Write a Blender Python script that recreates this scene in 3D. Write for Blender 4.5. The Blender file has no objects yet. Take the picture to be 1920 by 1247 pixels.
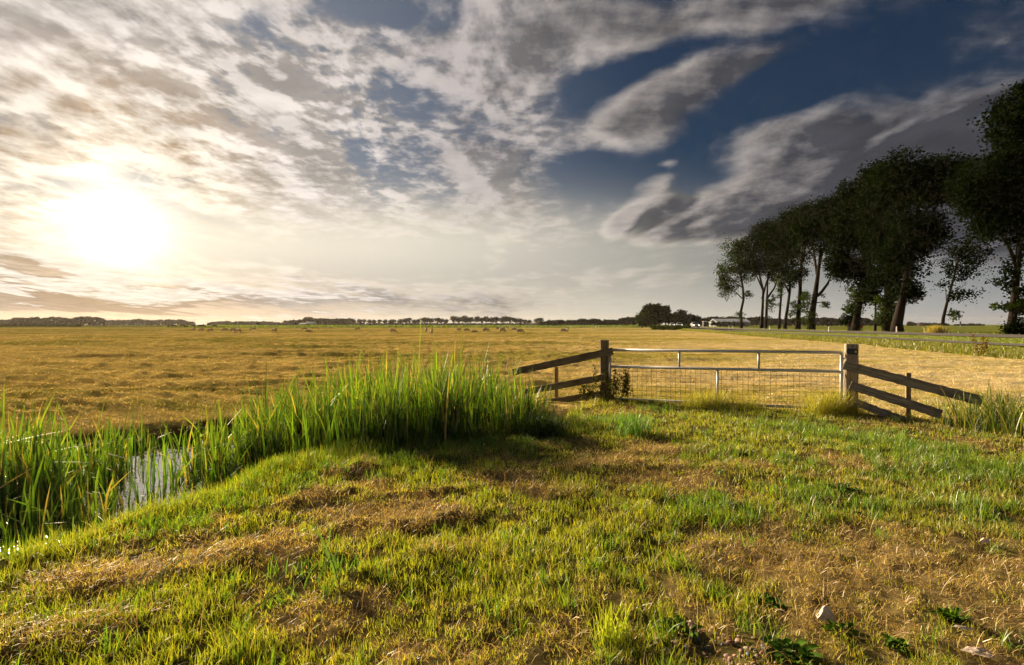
import bpy, bmesh, math, random
import numpy as np
from mathutils import Vector, Matrix

random.seed(7)
rng = np.random.default_rng(7)
R = math.radians
scene = bpy.context.scene
col = scene.collection
F = 1000.0                      # focal length in photo pixels (1920 wide)
HOR = 608.0
PITCH = math.atan((623.5 - HOR) / F)
EYE = 1.6
SUN_AZ = R(-45)
GLOW_AZ = math.atan2(-740.0, 1000.0)
SUN_EL = R(17)
GLOW_EL = R(8.8)

# ------------------------------------------------------------------ helpers
def at(u, v, Y):
    """world point at forward distance Y seen at photo pixel (u, v)"""
    a = (u - 960) / F; b = (623.5 - v) / F
    wy = math.cos(PITCH) + b * math.sin(PITCH); wz = -math.sin(PITCH) + b * math.cos(PITCH)
    s = Y / wy
    return Vector((a * s, Y, EYE + wz * s))

def on(u, v, z=0.0):
    """point of the level z seen at photo pixel"""
    a = (u - 960) / F; b = (623.5 - v) / F
    wy = math.cos(PITCH) + b * math.sin(PITCH); wz = -math.sin(PITCH) + b * math.cos(PITCH)
    s = (z - EYE) / wz
    return Vector((a * s, wy * s, z))

def tag(o, label=None, cat=None, group=None, kind=None):
    if label: o['label'] = label
    if cat: o['category'] = cat
    if group: o['group'] = group
    if kind: o['kind'] = kind
    return o

def empty(name, loc=(0, 0, 0), rz=0.0):
    o = bpy.data.objects.new(name, None)
    o.location = loc; o.rotation_euler = (0, 0, rz); o.empty_display_size = 0.2
    col.objects.link(o)
    return o

def kids(o):
    return [c for c in bpy.data.objects if c.parent == o]

def copy_tree(o, parent=None):
    c = o.copy(); col.objects.link(c)
    if parent: c.parent = parent
    for ch in kids(o): copy_tree(ch, c)
    return c

def mesh_np(name, V, loops, starts, totals, mats, parent=None, cols=None, smooth=False, matidx=None):
    """V (n,3), loops flat vertex indices, starts/totals per polygon"""
    me = bpy.data.meshes.new(name)
    V = np.ascontiguousarray(V, dtype=np.float32)
    me.vertices.add(len(V)); me.vertices.foreach_set('co', V.ravel())
    me.loops.add(len(loops)); me.loops.foreach_set('vertex_index', np.ascontiguousarray(loops, dtype=np.int32))
    me.polygons.add(len(starts))
    me.polygons.foreach_set('loop_start', np.ascontiguousarray(starts, dtype=np.int32))
    me.polygons.foreach_set('loop_total', np.ascontiguousarray(totals, dtype=np.int32))
    if matidx is not None:
        me.polygons.foreach_set('material_index', np.ascontiguousarray(matidx, dtype=np.int32))
    me.polygons.foreach_set('use_smooth', np.full(len(starts), smooth, dtype=bool))
    me.update(calc_edges=True)
    if cols is not None:
        ca = me.color_attributes.new('col', 'FLOAT_COLOR', 'POINT')
        c4 = np.ones((len(V), 4), dtype=np.float32); c4[:, :3] = cols
        ca.data.foreach_set('color', c4.ravel())
    for m in (mats if isinstance(mats, (list, tuple)) else [mats]): me.materials.append(m)
    o = bpy.data.objects.new(name, me); col.objects.link(o)
    if parent: o.parent = parent
    return o

class MB:
    """collects shapes, links them as one mesh object"""
    def __init__(s): s.v = []; s.f = []
    def add(s, vs, fs):
        k = len(s.v); s.v += [tuple(p) for p in vs]; s.f += [tuple(i + k for i in f) for f in fs]
    def box(s, x0, x1, y0, y1, z0, z1):
        s.add([(x0, y0, z0), (x1, y0, z0), (x1, y1, z0), (x0, y1, z0), (x0, y0, z1), (x1, y0, z1), (x1, y1, z1), (x0, y1, z1)],
              [(0, 3, 2, 1), (4, 5, 6, 7), (0, 1, 5, 4), (1, 2, 6, 5), (2, 3, 7, 6), (3, 0, 4, 7)])
    def tube(s, pts, rad, n=8, cap=True):
        pts = [Vector(p) for p in pts]
        if not isinstance(rad, (list, tuple)): rad = [rad] * len(pts)
        rings = []
        for i, p in enumerate(pts):
            t = (pts[min(i + 1, len(pts) - 1)] - pts[max(i - 1, 0)]).normalized()
            up = Vector((0, 0, 1)) if abs(t.z) < .9 else Vector((1, 0, 0))
            a = t.cross(up).normalized(); b = t.cross(a).normalized()
            rings.append([p + (a * math.cos(2 * math.pi * k / n) + b * math.sin(2 * math.pi * k / n)) * rad[i] for k in range(n)])
        vs = [q for r in rings for q in r]; fs = []
        for i in range(len(pts) - 1):
            for k in range(n):
                fs.append((i * n + k, i * n + (k + 1) % n, (i + 1) * n + (k + 1) % n, (i + 1) * n + k))
        if cap:
            fs.append(tuple(range(n))); fs.append(tuple((len(pts) - 1) * n + k for k in reversed(range(n))))
        s.add(vs, fs)
    def build(s, name, mat, parent=None, smooth=False, off=None, bevel=0):
        me = bpy.data.meshes.new(name)
        o0 = Vector(off) if off is not None else (parent.location.copy() if parent else Vector((0, 0, 0)))
        me.from_pydata([(p[0] - o0.x, p[1] - o0.y, p[2] - o0.z) for p in s.v], [], s.f)
        bm = bmesh.new(); bm.from_mesh(me); bmesh.ops.recalc_face_normals(bm, faces=bm.faces); bm.to_mesh(me); bm.free()
        for p in me.polygons: p.use_smooth = smooth
        me.materials.append(mat)
        o = bpy.data.objects.new(name, me); col.objects.link(o)
        if parent: o.parent = parent
        elif off is not None: o.location = o0
        if bevel:
            b = o.modifiers.new('bevel', 'BEVEL'); b.width = bevel; b.segments = 2; b.limit_method = 'ANGLE'
        return o

# numpy noise -------------------------------------------------------
def _hash(ix, iy, seed):
    h = (ix.astype(np.int64) * 374761393 + iy.astype(np.int64) * 668265263 + seed * 974711) & 0x7fffffff
    h = ((h ^ (h >> 13)) * 1274126177) & 0x7fffffff
    h = (h ^ (h >> 16)) & 0x7fffffff
    return (h % 100003) / 100003.0

def vnoise(x, y, seed=0):
    ix = np.floor(x); iy = np.floor(y); fx = x - ix; fy = y - iy
    fx = fx * fx * fx * (fx * (fx * 6 - 15) + 10); fy = fy * fy * fy * (fy * (fy * 6 - 15) + 10)
    a = _hash(ix, iy, seed); b = _hash(ix + 1, iy, seed); c = _hash(ix, iy + 1, seed); d = _hash(ix + 1, iy + 1, seed)
    return (a + (b - a) * fx) * (1 - fy) + (c + (d - c) * fx) * fy

def fbm(x, y, seed=0, octv=4, gain=.5):
    s = 0; a = 1; t = 0
    for k in range(octv):
        s = s + a * vnoise(x * 2.03 ** k + k * 17.3, y * 2.03 ** k - k * 9.1, seed + k); t += a; a *= gain
    return s / t

def sstep(a, b, x):
    t = np.clip((x - a) / (b - a), 0, 1); return t * t * (3 - 2 * t)

def inside(poly, x, y):
    r = np.zeros(x.shape, bool); n = len(poly)
    for i in range(n):
        x0, y0 = poly[i]; x1, y1 = poly[(i + 1) % n]
        if y0 == y1: continue
        c = ((y0 > y) != (y1 > y)) & (x < (x1 - x0) * (y - y0) / (y1 - y0) + x0)
        r ^= c
    return r

def dist_line(pts, x, y, closed=False):
    d = np.full(x.shape, 1e9); n = len(pts)
    for i in range(n if closed else n - 1):
        x0, y0 = pts[i]; x1, y1 = pts[(i + 1) % n]
        dx, dy = x1 - x0, y1 - y0
        t = np.clip(((x - x0) * dx + (y - y0) * dy) / (dx * dx + dy * dy), 0, 1)
        d = np.minimum(d, np.hypot(x - x0 - t * dx, y - y0 - t * dy))
    return d

def sdist(poly, x, y):
    """positive inside"""
    d = dist_line(poly, x, y, True)
    return np.where(inside(poly, x, y), d, -d)

# ------------------------------------------------------------------ plan of the place
NEAR_BANK = [(-9.5, -3), (-7.4, .6), (-4.6, 2.6), (-3.7, 3.9), (-3.25, 5.2), (-2.9, 6.5), (-2.1, 7.3), (-0.6, 8.1), (0.45, 8.8)]
FAR_BANK = [(0.9, 10.6), (0.2, 11.9), (-1.5, 11.2), (-3.5, 10.3), (-5.2, 9.3), (-6.0, 8.5), (-7.1, 7.5), (-9.5, 6.3), (-14, 4.6), (-24, 2), (-24, -3)]
DITCH_L = NEAR_BANK + FAR_BANK
DITCH_R = [(7.25, 8.35), (9, 7.5), (14, 6.8), (30, 6.4), (30, 8.3), (14, 8.7), (9, 9.1), (7.6, 9.05)]
LAWN = NEAR_BANK + [(1.4, 10.4), (1.98, 11.5), (6.1, 9.68), (7.3, 9.1), (7.25, 8.35), (9, 7.5), (14, 6.8), (30, 6.4), (30, -6), (-9, -6)]
GL = Vector((1.98, 11.40, 0)); GR = Vector((6.10, 9.58, 0))         # the two gate posts

EY = [-30, 0, 8, 23.9, 43.2, 80, 133, 240, 500, 3000]
EX = [14, 17.5, 19.5, 22.9, 27.7, 34, 42.7, 62, 120, 700]
PY = [-30, 10, 28, 50, 64, 90, 120, 160, 230, 3000]
PX = [17, 23.4, 26.9, 31.5, 33.2, 37, 42.8, 50, 64, 640]
RY = [-60, -20, 20, 45, 65, 90, 120, 146, 190, 230, 330, 900, 3000]
RX = [33, 36, 38.5, 40, 41, 43.3, 47.5, 51.3, 60, 69, 95, 300, 1050]
def Xe(y): return np.interp(y, EY, EX)
def Xp(y): return np.interp(y, PY, PX)
def Xr(y): return np.interp(y, RY, RX)
FAR_EDGE = 262.0

HAY = []          # (x, y, rx, ry, angle, height) low heaps of cut hay on the near grass
def heap(u, v, rx, ry, ang, h):
    p = on(u, v, 0); HAY.append((p.x, p.y, rx, ry, ang, h))
for a in [(690, 885, .34, .12, .35, .13), (640, 925, .4, .12, .5, .07), (815, 925, .5, .10, .25, .07), (930, 893, .26, .1, .1, .10),
          (560, 1010, .5, .1, .45, .07), (440, 1035, .5, .12, .4, .08), (820, 980, .32, .1, .5, .08), (770, 990, .2, .08, .4, .07),
          (1010, 925, .22, .1, .1, .08), (1100, 880, .35, .14, .1, .09), (1180, 870, .4, .16, 0, .06), (240, 1090, .45, .1, .35, .07),
          (150, 1085, .35, .08, .3, .06), (60, 1200, .4, .16, .3, .08), (1070, 925, .3, .1, 0, .06), (820, 1035, .25, .08, .4, .05),
          (1400, 880, .4, .2, -.2, .05), (1640, 870, .5, .2, -.2, .04), (990, 840, .4, .14, .1, .07), (830, 860, .35, .12, .2, .08),
          (1240, 850, .5, .2, .1, .04), (350, 1075, .35, .08, .4, .06)]: heap(*a)

def hay_h(x, y):
    h = np.zeros_like(x); m = np.zeros_like(x)
    xw = x + (fbm(x * 2.5, y * 2.5, 51, 3) - .5) * .5; yw = y + (fbm(x * 2.5, y * 2.5, 55, 3) - .5) * .4
    lump = .35 + 1.3 * fbm(x * 7, y * 7, 58, 3)
    for (hx, hy, rx, ry, an, hh) in HAY:
        c, s = math.cos(an), math.sin(an)
        a = ((xw - hx) * c + (yw - hy) * s) / rx; b = (-(xw - hx) * s + (yw - hy) * c) / ry
        e = np.exp(-(a * a + b * b)); h = np.maximum(h, .5 * hh * e * lump); m = np.maximum(m, np.minimum(1, 1.5 * e))
    return h, m

def H(x, y):
    x = np.asarray(x, float); y = np.asarray(y, float)
    r = np.hypot(x, y)
    z = np.zeros_like(x)
    dl = sdist(DITCH_L, x, y); dr = sdist(DITCH_R, x, y)
    wob = (fbm(x * 1.3, y * 1.3, 31, 3) - .5) * .35
    z = z - .85 * sstep(-.55, .65, dl + wob) - .6 * sstep(-.5, .6, dr + wob)
    # the field shelves a little towards the ditch
    z = z - .10 * sstep(-3.0, -.4, dl) * (1 - sstep(-.4, .2, dl)) * (~inside(LAWN, x, y))
    # roadside bank
    xe, xp, xr = Xe(y), Xp(y), Xr(y)
    e1 = np.clip((x - xe) / np.maximum(xp - 1.4 - xe, .3), 0, 1)
    bank = .46 * e1 ** 2.6 - .30 * sstep(.02, .25, e1) * (1 - sstep(.5, .95, e1)) + .02 * sstep(-1.4, -.8, x - xp)
    bank = bank + .17 * sstep(0, 1, (x - xp - 1.3) / np.maximum(xr - 5 - xp - 1.3, .3))
    bank = bank * 1.0
    bank = np.where(x > xr + 5, .62 - .55 * sstep(5.5, 22, x - xr), bank)
    onroad = (np.abs(x - xr) < 5.2) | (np.abs(x - xp) < 1.6)
    fadef = 1 - sstep(240, 420, y)
    z = z + bank * fadef
    # relief of the turf and of the mown field
    near = 1 - sstep(9, 30, r)
    quiet = np.where(onroad, 0.0, 1.0)
    hh, _ = hay_h(x, y)
    turf = (fbm(x * 2.2, y * 2.2, 3, 4) - .5) * .065 + (fbm(x * 6.5, y * 6.5, 9, 3) - .5) * .05
    lawn = inside(LAWN, x, y)
    fld = (~lawn) & (x < xe) & (dl < 0)
    yy = y + .12 * x + 1.5 * (fbm(x * .06, y * .06, 77, 3) - .5) * 6
    sw = (fbm(x * .10, yy * .55, 12, 4) - .5)
    sw2 = (fbm(x * .5, yy * 1.8, 15, 4) - .5)
    sw3 = (fbm(x * 1.7, yy * 4.2, 19, 3) - .5) * (1 - sstep(35, 90, r))
    field = (sw * .40 + sw2 * .17 + sw3 * .20) * (1 - .55 * sstep(0, .45, x / np.maximum(y, 1))) * sstep(.2, 3, -dl) * (1 - sstep(150, 300, y))
    z = z + np.where(lawn, turf + hh, np.where(fld, field, turf * .6 * near)) * quiet
    return z

# ------------------------------------------------------------------ materials
def new_mat(name):
    m = bpy.data.materials.new(name); m.use_nodes = True
    nt = m.node_tree; nt.nodes.clear()
    return m, nt, nt.nodes, nt.links

def plain(name, c, rough=.6, metal=0.0, noise=.25, scale=12.0, spec=.4, bump=0.0):
    m, nt, N, L = new_mat(name)
    out = N.new('ShaderNodeOutputMaterial'); b = N.new('ShaderNodeBsdfPrincipled'); L.new(b.outputs[0], out.inputs[0])
    b.inputs['Roughness'].default_value = rough; b.inputs['Metallic'].default_value = metal
    b.inputs['Specular IOR Level'].default_value = spec
    tc = N.new('ShaderNodeTexCoord'); nz = N.new('ShaderNodeTexNoise'); nz.inputs['Scale'].default_value = scale; nz.inputs['Detail'].default_value = 5
    L.new(tc.outputs['Object'], nz.inputs['Vector'])
    mx = N.new('ShaderNodeMix'); mx.data_type = 'RGBA'
    mx.inputs[6].default_value = (c[0] * (1 - noise), c[1] * (1 - noise), c[2] * (1 - noise), 1)
    mx.inputs[7].default_value = (min(1, c[0] * (1 + noise)), min(1, c[1] * (1 + noise)), min(1, c[2] * (1 + noise)), 1)
    L.new(nz.outputs['Fac'], mx.inputs[0]); L.new(mx.outputs[2], b.inputs['Base Color'])
    if bump:
        bp = N.new('ShaderNodeBump'); bp.inputs['Strength'].default_value = bump; bp.inputs['Distance'].default_value = .02
        L.new(nz.outputs['Fac'], bp.inputs['Height']); L.new(bp.outputs[0], b.inputs['Normal'])
    return m

def leafy(name, trans=.45, tint=(1, 1, 1), gloss=.05, tscale=(1.3, 1.45, .5)):
    """blades and leaves: own colour per blade, light passing through"""
    m, nt, N, L = new_mat(name)
    out = N.new('ShaderNodeOutputMaterial')
    at_ = N.new('ShaderNodeAttribute'); at_.attribute_name = 'col'
    mu = N.new('ShaderNodeVectorMath'); mu.operation = 'MULTIPLY'; mu.inputs[1].default_value = tint
    L.new(at_.outputs['Color'], mu.inputs[0])
    mt = N.new('ShaderNodeVectorMath'); mt.operation = 'MULTIPLY'; mt.inputs[1].default_value = tscale
    L.new(mu.outputs[0], mt.inputs[0])
    d = N.new('ShaderNodeBsdfDiffuse'); t = N.new('ShaderNodeBsdfTranslucent'); g = N.new('ShaderNodeBsdfGlossy')
    g.inputs['Roughness'].default_value = .45; g.inputs['Color'].default_value = (1, 1, 1, 1)
    L.new(mu.outputs[0], d.inputs['Color']); L.new(mt.outputs[0], t.inputs['Color'])
    a = N.new('ShaderNodeMixShader'); a.inputs[0].default_value = trans; L.new(d.outputs[0], a.inputs[1]); L.new(t.outputs[0], a.inputs[2])
    b = N.new('ShaderNodeMixShader'); b.inputs[0].default_value = gloss; L.new(a.outputs[0], b.inputs[1]); L.new(g.outputs[0], b.inputs[2])
    L.new(b.outputs[0], out.inputs[0])
    return m

def wood(name, dark, light, moss=.15):
    """weathered boards, grain along local X"""
    m, nt, N, L = new_mat(name)
    out = N.new('ShaderNodeOutputMaterial'); b = N.new('ShaderNodeBsdfPrincipled'); L.new(b.outputs[0], out.inputs[0])
    b.inputs['Roughness'].default_value = .85; b.inputs['Specular IOR Level'].default_value = .15
    tc = N.new('ShaderNodeTexCoord'); mp = N.new('ShaderNodeMapping'); mp.inputs['Scale'].default_value = (2.2, 45, 45)
    L.new(tc.outputs['Object'], mp.inputs['Vector'])
    nz = N.new('ShaderNodeTexNoise'); nz.inputs['Scale'].default_value = 1.0; nz.inputs['Detail'].default_value = 7; nz.inputs['Roughness'].default_value = .65
    L.new(mp.outputs[0], nz.inputs['Vector'])
    cr = N.new('ShaderNodeValToRGB'); e = cr.color_ramp.elements
    e[0].position = .3; e[0].color = (*dark, 1); e[1].position = .72; e[1].color = (*light, 1)
    L.new(nz.outputs['Fac'], cr.inputs[0])
    n2 = N.new('ShaderNodeTexNoise'); n2.inputs['Scale'].default_value = 7; n2.inputs['Detail'].default_value = 5
    L.new(tc.outputs['Object'], n2.inputs['Vector'])
    c2 = N.new('ShaderNodeValToRGB'); c2.color_ramp.elements[0].position = .52; c2.color_ramp.elements[1].position = .7
    c2.color_ramp.elements[1].color = (moss * 2, moss * 2, moss * 2, 1)
    L.new(n2.outputs['Fac'], c2.inputs[0])
    mx = N.new('ShaderNodeMix'); mx.data_type = 'RGBA'; L.new(c2.outputs[0], mx.inputs[0]); L.new(cr.outputs[0], mx.inputs[6])
    mx.inputs[7].default_value = (.10, .105, .06, 1)
    L.new(mx.outputs[2], b.inputs['Base Color'])
    bp = N.new('ShaderNodeBump'); bp.inputs['Strength'].default_value = .6; bp.inputs['Distance'].default_value = .004
    L.new(nz.outputs['Fac'], bp.inputs['Height']); L.new(bp.outputs[0], b.inputs['Normal'])
    return m

M = {}
M['blade'] = leafy('grass_blade', .5)
M['straw'] = leafy('straw', .35, gloss=.05, tscale=(1.3, 1.2, .9))
M['reed'] = leafy('reed_leaf', .5, gloss=.06, tscale=(1.05, 1.25, .4))
M['leaf'] = leafy('tree_leaf', .30, gloss=.0, tscale=(1.3, 1.3, .6))
M['far_leaf'] = leafy('far_leaf', .2, gloss=0.0, tscale=(1.2, 1.2, .7))
M['bark'] = plain('bark', (.018, .0135, .010), .9, noise=.5, scale=3, spec=.1, bump=.6)
M['post_wood'] = wood('post_wood', (.11, .085, .06), (.52, .43, .34), .25)
M['rail_wood'] = wood('rail_wood', (.07, .058, .05), (.50, .44, .38), .15)
M['rail_dark'] = wood('rail_dark', (.045, .034, .025), (.32, .25, .18), .15)
M['stake_wood'] = wood('stake_wood', (.20, .13, .06), (.42, .30, .15), .05)
M['galv'] = plain('galvanised_steel', (.52, .53, .55), .45, .25, .15, 25)
M['wire'] = plain('wire', (.16, .13, .10), .6, .2, .1, 40)
M['navy'] = plain('navy_plate', (.012, .016, .05), .35, 0, .1, 30)
M['yellow'] = plain('yellow_disc', (.42, .46, .12), .5, 0, .05, 30)
M['screw'] = plain('screw_head', (.6, .6, .6), .35, .8, .05, 30)
M['asphalt'] = plain('asphalt', (.14, .12, .105), .8, 0, .25, 3.0, .3)
M['path_mat'] = plain('path_asphalt', (.14, .125, .11), .85, 0, .25, 3.0, .3)
M['paint'] = plain('road_paint', (.34, .33, .31), .6, 0, .15, 2)
M['white_post'] = plain('white_plastic', (.78, .78, .76), .5, 0, .08, 8)
M['black'] = plain('black_plastic', (.02, .02, .02), .5, 0, .1, 8)
M['red'] = plain('red_paint', (.55, .05, .02), .5, 0, .1, 8)
M['fleece'] = plain('fleece', (.36, .31, .25), .95, 0, .3, 14, .05)
M['cow'] = plain('cow_hide', (.05, .026, .015), .8, 0, .3, 5, .1)
M['metal_roof'] = plain('pale_metal_roof', (.72, .76, .82), .5, .1, .08, .6)
M['shed_wall'] = plain('shed_wall', (.35, .36, .36), .8, 0, .1, .8)
M['dark_roof'] = plain('dark_roof', (.05, .05, .055), .8, 0, .15, 1)
M['brick'] = plain('far_brick', (.18, .10, .07), .9, 0, .2, 3)
M['mast'] = plain('mast_steel', (.25, .25, .25), .6, .5, .1, 3)
M['chip'] = plain('pale_chip', (.68, .56, .46), .8, 0, .15, 20, .2, .2)
M['silver'] = plain('silver_paint', (.55, .55, .55), .3, .5, .04, 3)
M['white_paint'] = plain('white_paint', (.75, .75, .75), .3, 0, .04, 3)
M['glass'] = plain('car_glass', (.02, .022, .025), .08, 0, .1, 3, .8)
M['tyre'] = plain('tyre', (.02, .02, .02), .9, 0, .1, 3)
def lamp_mat():
    m, nt, N, L = new_mat('headlight_glow')
    out = N.new('ShaderNodeOutputMaterial'); e = N.new('ShaderNodeEmission'); e.inputs[0].default_value = (1, .95, .85, 1); e.inputs[1].default_value = 2
    L.new(e.outputs[0], out.inputs[0]); return m
M['lamp'] = lamp_mat()

def water_mat():
    m, nt, N, L = new_mat('ditch_water')
    out = N.new('ShaderNodeOutputMaterial')
    d = N.new('ShaderNodeBsdfDiffuse'); d.inputs[0].default_value = (.012, .013, .008, 1)
    g = N.new('ShaderNodeBsdfGlossy'); g.inputs['Roughness'].default_value = .05; g.inputs['Color'].default_value = (.95, .95, .95, 1)
    lw = N.new('ShaderNodeFresnel'); lw.inputs['IOR'].default_value = 6.0
    nz = N.new('ShaderNodeTexNoise'); nz.inputs['Scale'].default_value = 5; nz.inputs['Detail'].default_value = 3
    tc = N.new('ShaderNodeTexCoord'); L.new(tc.outputs['Object'], nz.inputs['Vector'])
    bp = N.new('ShaderNodeBump'); bp.inputs['Strength'].default_value = .30; bp.inputs['Distance'].default_value = .03
    L.new(nz.outputs['Fac'], bp.inputs['Height']); L.new(bp.outputs[0], g.inputs['Normal'])
    mx = N.new('ShaderNodeMixShader'); L.new(lw.outputs[0], mx.inputs[0]); L.new(d.outputs[0], mx.inputs[1]); L.new(g.outputs[0], mx.inputs[2])
    L.new(mx.outputs[0], out.inputs[0]); return m
M['water'] = water_mat()

def ground_mat():
    """own colour map per zone ('col') broken up by two scales of noise"""
    m, nt, N, L = new_mat('earth_and_turf')
    out = N.new('ShaderNodeOutputMaterial'); b = N.new('ShaderNodeBsdfDiffuse'); b.inputs['Roughness'].default_value = .5; L.new(b.outputs[0], out.inputs[0])
    a = N.new('ShaderNodeAttribute'); a.attribute_name = 'col'
    tc = N.new('ShaderNodeTexCoord')
    n1 = N.new('ShaderNodeTexNoise'); n1.inputs['Scale'].default_value = 14; n1.inputs['Detail'].default_value = 8; n1.inputs['Roughness'].default_value = .7
    mp = N.new('ShaderNodeMapping'); mp.inputs['Scale'].default_value = (.35, 1.0, 1.0); mp.inputs['Rotation'].default_value = (0, 0, .12)
    L.new(tc.outputs['Object'], mp.inputs['Vector'])
    n2 = N.new('ShaderNodeTexNoise'); n2.inputs['Scale'].default_value = 1.1; n2.inputs['Detail'].default_value = 9; n2.inputs['Roughness'].default_value = .72
    L.new(tc.outputs['Object'], n1.inputs['Vector']); L.new(mp.outputs[0], n2.inputs['Vector'])
    r1 = N.new('ShaderNodeMapRange'); r1.inputs[1].default_value = .3; r1.inputs[2].default_value = .7; r1.inputs[3].default_value = .55; r1.inputs[4].default_value = 1.45
    r2 = N.new('ShaderNodeMapRange'); r2.inputs[1].default_value = .3; r2.inputs[2].default_value = .7; r2.inputs[3].default_value = .6; r2.inputs[4].default_value = 1.4
    L.new(n1.outputs['Fac'], r1.inputs[0]); L.new(n2.outputs['Fac'], r2.inputs[0])
    mu = N.new('ShaderNodeMath'); mu.operation = 'MULTIPLY'; L.new(r1.outputs[0], mu.inputs[0]); L.new(r2.outputs[0], mu.inputs[1])
    sc = N.new('ShaderNodeVectorMath'); sc.operation = 'SCALE'; L.new(a.outputs['Color'], sc.inputs[0]); L.new(mu.outputs[0], sc.inputs['Scale'])
    L.new(sc.outputs[0], b.inputs['Color'])
    bp = N.new('ShaderNodeBump'); bp.inputs['Strength'].default_value = .8; bp.inputs['Distance'].default_value = .05
    L.new(n2.outputs['Fac'], bp.inputs['Height']); L.new(bp.outputs[0], b.inputs['Normal'])
    return m
M['ground'] = ground_mat()

# ------------------------------------------------------------------ ground sheet
STRAW = np.array([.58, .42, .12]); STRAW2 = np.array([.31, .27, .055]); PALE = np.array([.60, .49, .25]); GREENF = np.array([.13, .15, .018]); SOIL = np.array([.09, .062, .03])

DRY = []          # (x, y, radius, amount): parched (+) and lush (-) places in the near turf
for (u, v, r, am) in [(1500, 1080, .9, .5), (1700, 1040, 1.0, .55), (1800, 1130, .8, .5), (1620, 1200, .6, .4), (1850, 1050, .6, .5), (1300, 1060, .5, .15),
                      (1250, 890, .6, .6), (1240, 830, .5, .5), (1640, 880, .6, .75), (1570, 860, .5, .35), (1130, 880, .7, .35), (900, 900, .5, .35),
                      (700, 900, .6, .35), (60, 1200, .5, .4), (300, 1080, .5, .3), (560, 1000, .5, .3), (820, 990, .4, .3), (1000, 1170, .5, .2), (640, 1110, .5, .15),
                      (1350, 960, .7, -.5), (1500, 900, .8, -.35), (1700, 950, .8, -.35), (1800, 870, .9, -.6), (1480, 820, 1.0, -.45), (1180, 800, .8, -.5),
                      (400, 940, .7, -.35), (650, 860, 1.0, -.5), (900, 850, .9, -.45), (950, 1050, .6, -.3), (500, 1130, .5, -.3), (250, 1230, .5, -.35), (1100, 1010, .6, -.3),
                      (730, 1060, .5, -.2), (1860, 930, .7, -.3), (1420, 1130, .3, -.3), (120, 1020, .5, -.3)]:
    p = on(u, v, 0); DRY.append((p.x, p.y, r, am))

def dryness(x, y):
    d = .28 + 1.3 * (fbm(x * 1.1, y * 1.1, 41, 4) - .5) + 1.7 * (fbm(x * 3.9, y * 3.9, 47, 4) - .5)
    for (dx, dy, r, am) in DRY: d = d + .55 * am * np.exp(-((x - dx) ** 2 + (y - dy) ** 2) / (r * r))
    _, hm = hay_h(x, y)
    return np.clip(d + .30 * hm, 0, 1)

def ground():
    rings = [0.0, .35, .7]
    r = 1.0
    while r < 2600: rings.append(r); r *= 1.0115
    rings = np.array(rings)
    ang = np.concatenate([np.linspace(-54, 54, 620), np.linspace(54, 306, 60)[1:-1]])
    ang = np.radians(ang)
    RR, AA = np.meshgrid(rings, ang, indexing='ij')
    x = RR * np.sin(AA); y = RR * np.cos(AA)
    z = H(x, y)
    nr, na = x.shape
    V = np.stack([x, y, z], -1).reshape(-1, 3)
    i = np.arange(nr - 1)[:, None]; j = np.arange(na)[None, :]; j2 = (j + 1) % na
    q = np.stack([i * na + j, (i + 1) * na + j, (i + 1) * na + j2, i * na + j2], -1).reshape(-1, 4)[:, ::-1]
    # colours by zone
    X = V[:, 0]; Y = V[:, 1]
    lawn = inside(LAWN, X, Y); dl = sdist(DITCH_L, X, Y); dr = sdist(DITCH_R, X, Y)
    c = np.empty((len(V), 3)); c[:] = GREENF
    n = fbm(X * .05, Y * .16, 5, 4)[:, None]; n2 = fbm(X * .6, Y * 1.6, 6, 4)[:, None]
    fieldm = (~lawn) & (X < Xe(Y)) & (Y < FAR_EDGE + 20 * (fbm(X * .02, Y * 0, 8, 3) - .5))
    w = np.clip(.15 + 3.2 * (n - .5) + 2.0 * (n2 - .5) + .25, 0, 1)
    pf = sstep(-.15, .6, X / np.maximum(Y, 1))[:, None]
    c[fieldm] = ((STRAW * (1 - pf) + PALE * pf) * (1 - w) + STRAW2 * (1 + .3 * pf) * w)[fieldm]
    dd = dryness(X, Y)[:, None]
    lc = np.array([.08, .075, .02]) * (1 - dd) + np.array([.21, .155, .065]) * dd
    c[lawn] = lc[lawn]
    wet = (np.maximum(dl, dr) > -.35)
    c[wet] = c[wet] * .25 + np.array([.035, .03, .015]) * .75
    far = (~lawn) & ~fieldm
    pat = fbm(X * .006, Y * .012, 91, 3)[:, None]
    c[far] = (np.array([.11, .15, .02]) * (1 - pat) + np.array([.19, .19, .05]) * pat)[far]
    sh = far & (np.abs(X - Xr(Y) - 6.3) < 1.3)
    c[sh] = np.array([.40, .29, .14])
    nq = len(q)
    o = mesh_np('ground', V, q.ravel(), np.arange(nq) * 4, np.full(nq, 4), M['ground'], cols=c, smooth=True)
    tag(o, kind='structure'); return o
ground()

def ribbon(name, mat, cx, w0, w1, ys, dz, label=None, dash=None):
    V = []; Fc = []
    for k in range(len(ys) - 1):
        if dash and (k % dash[0]) >= dash[1]: continue
        b = len(V)
        for yy in (ys[k], ys[k + 1]):
            xc = float(cx(yy)); zz = float(H(np.array([xc]), np.array([yy]))[0]) + dz
            V += [(xc + w0, yy, zz), (xc + w1, yy, zz)]
        Fc.append((b, b + 1, b + 3, b + 2))
    mb = MB(); mb.add(V, Fc)
    o = mb.build(name, mat); return tag(o, kind='structure')
def H1(x, y): return float(H(np.array([float(x)]), np.array([float(y)]))[0])
ys = list(np.geomspace(30, 430, 150) - 34)
ribbon('road', M['asphalt'], Xr, -5.0, 4.9, ys, .035)
ribbon('cycle_path', M['path_mat'], Xp, -1.15, 1.15, [t for t in ys if t < 150], .03)
ribbon('road_marking', M['paint'], Xr, -3.55, -3.4, ys, .041)
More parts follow.
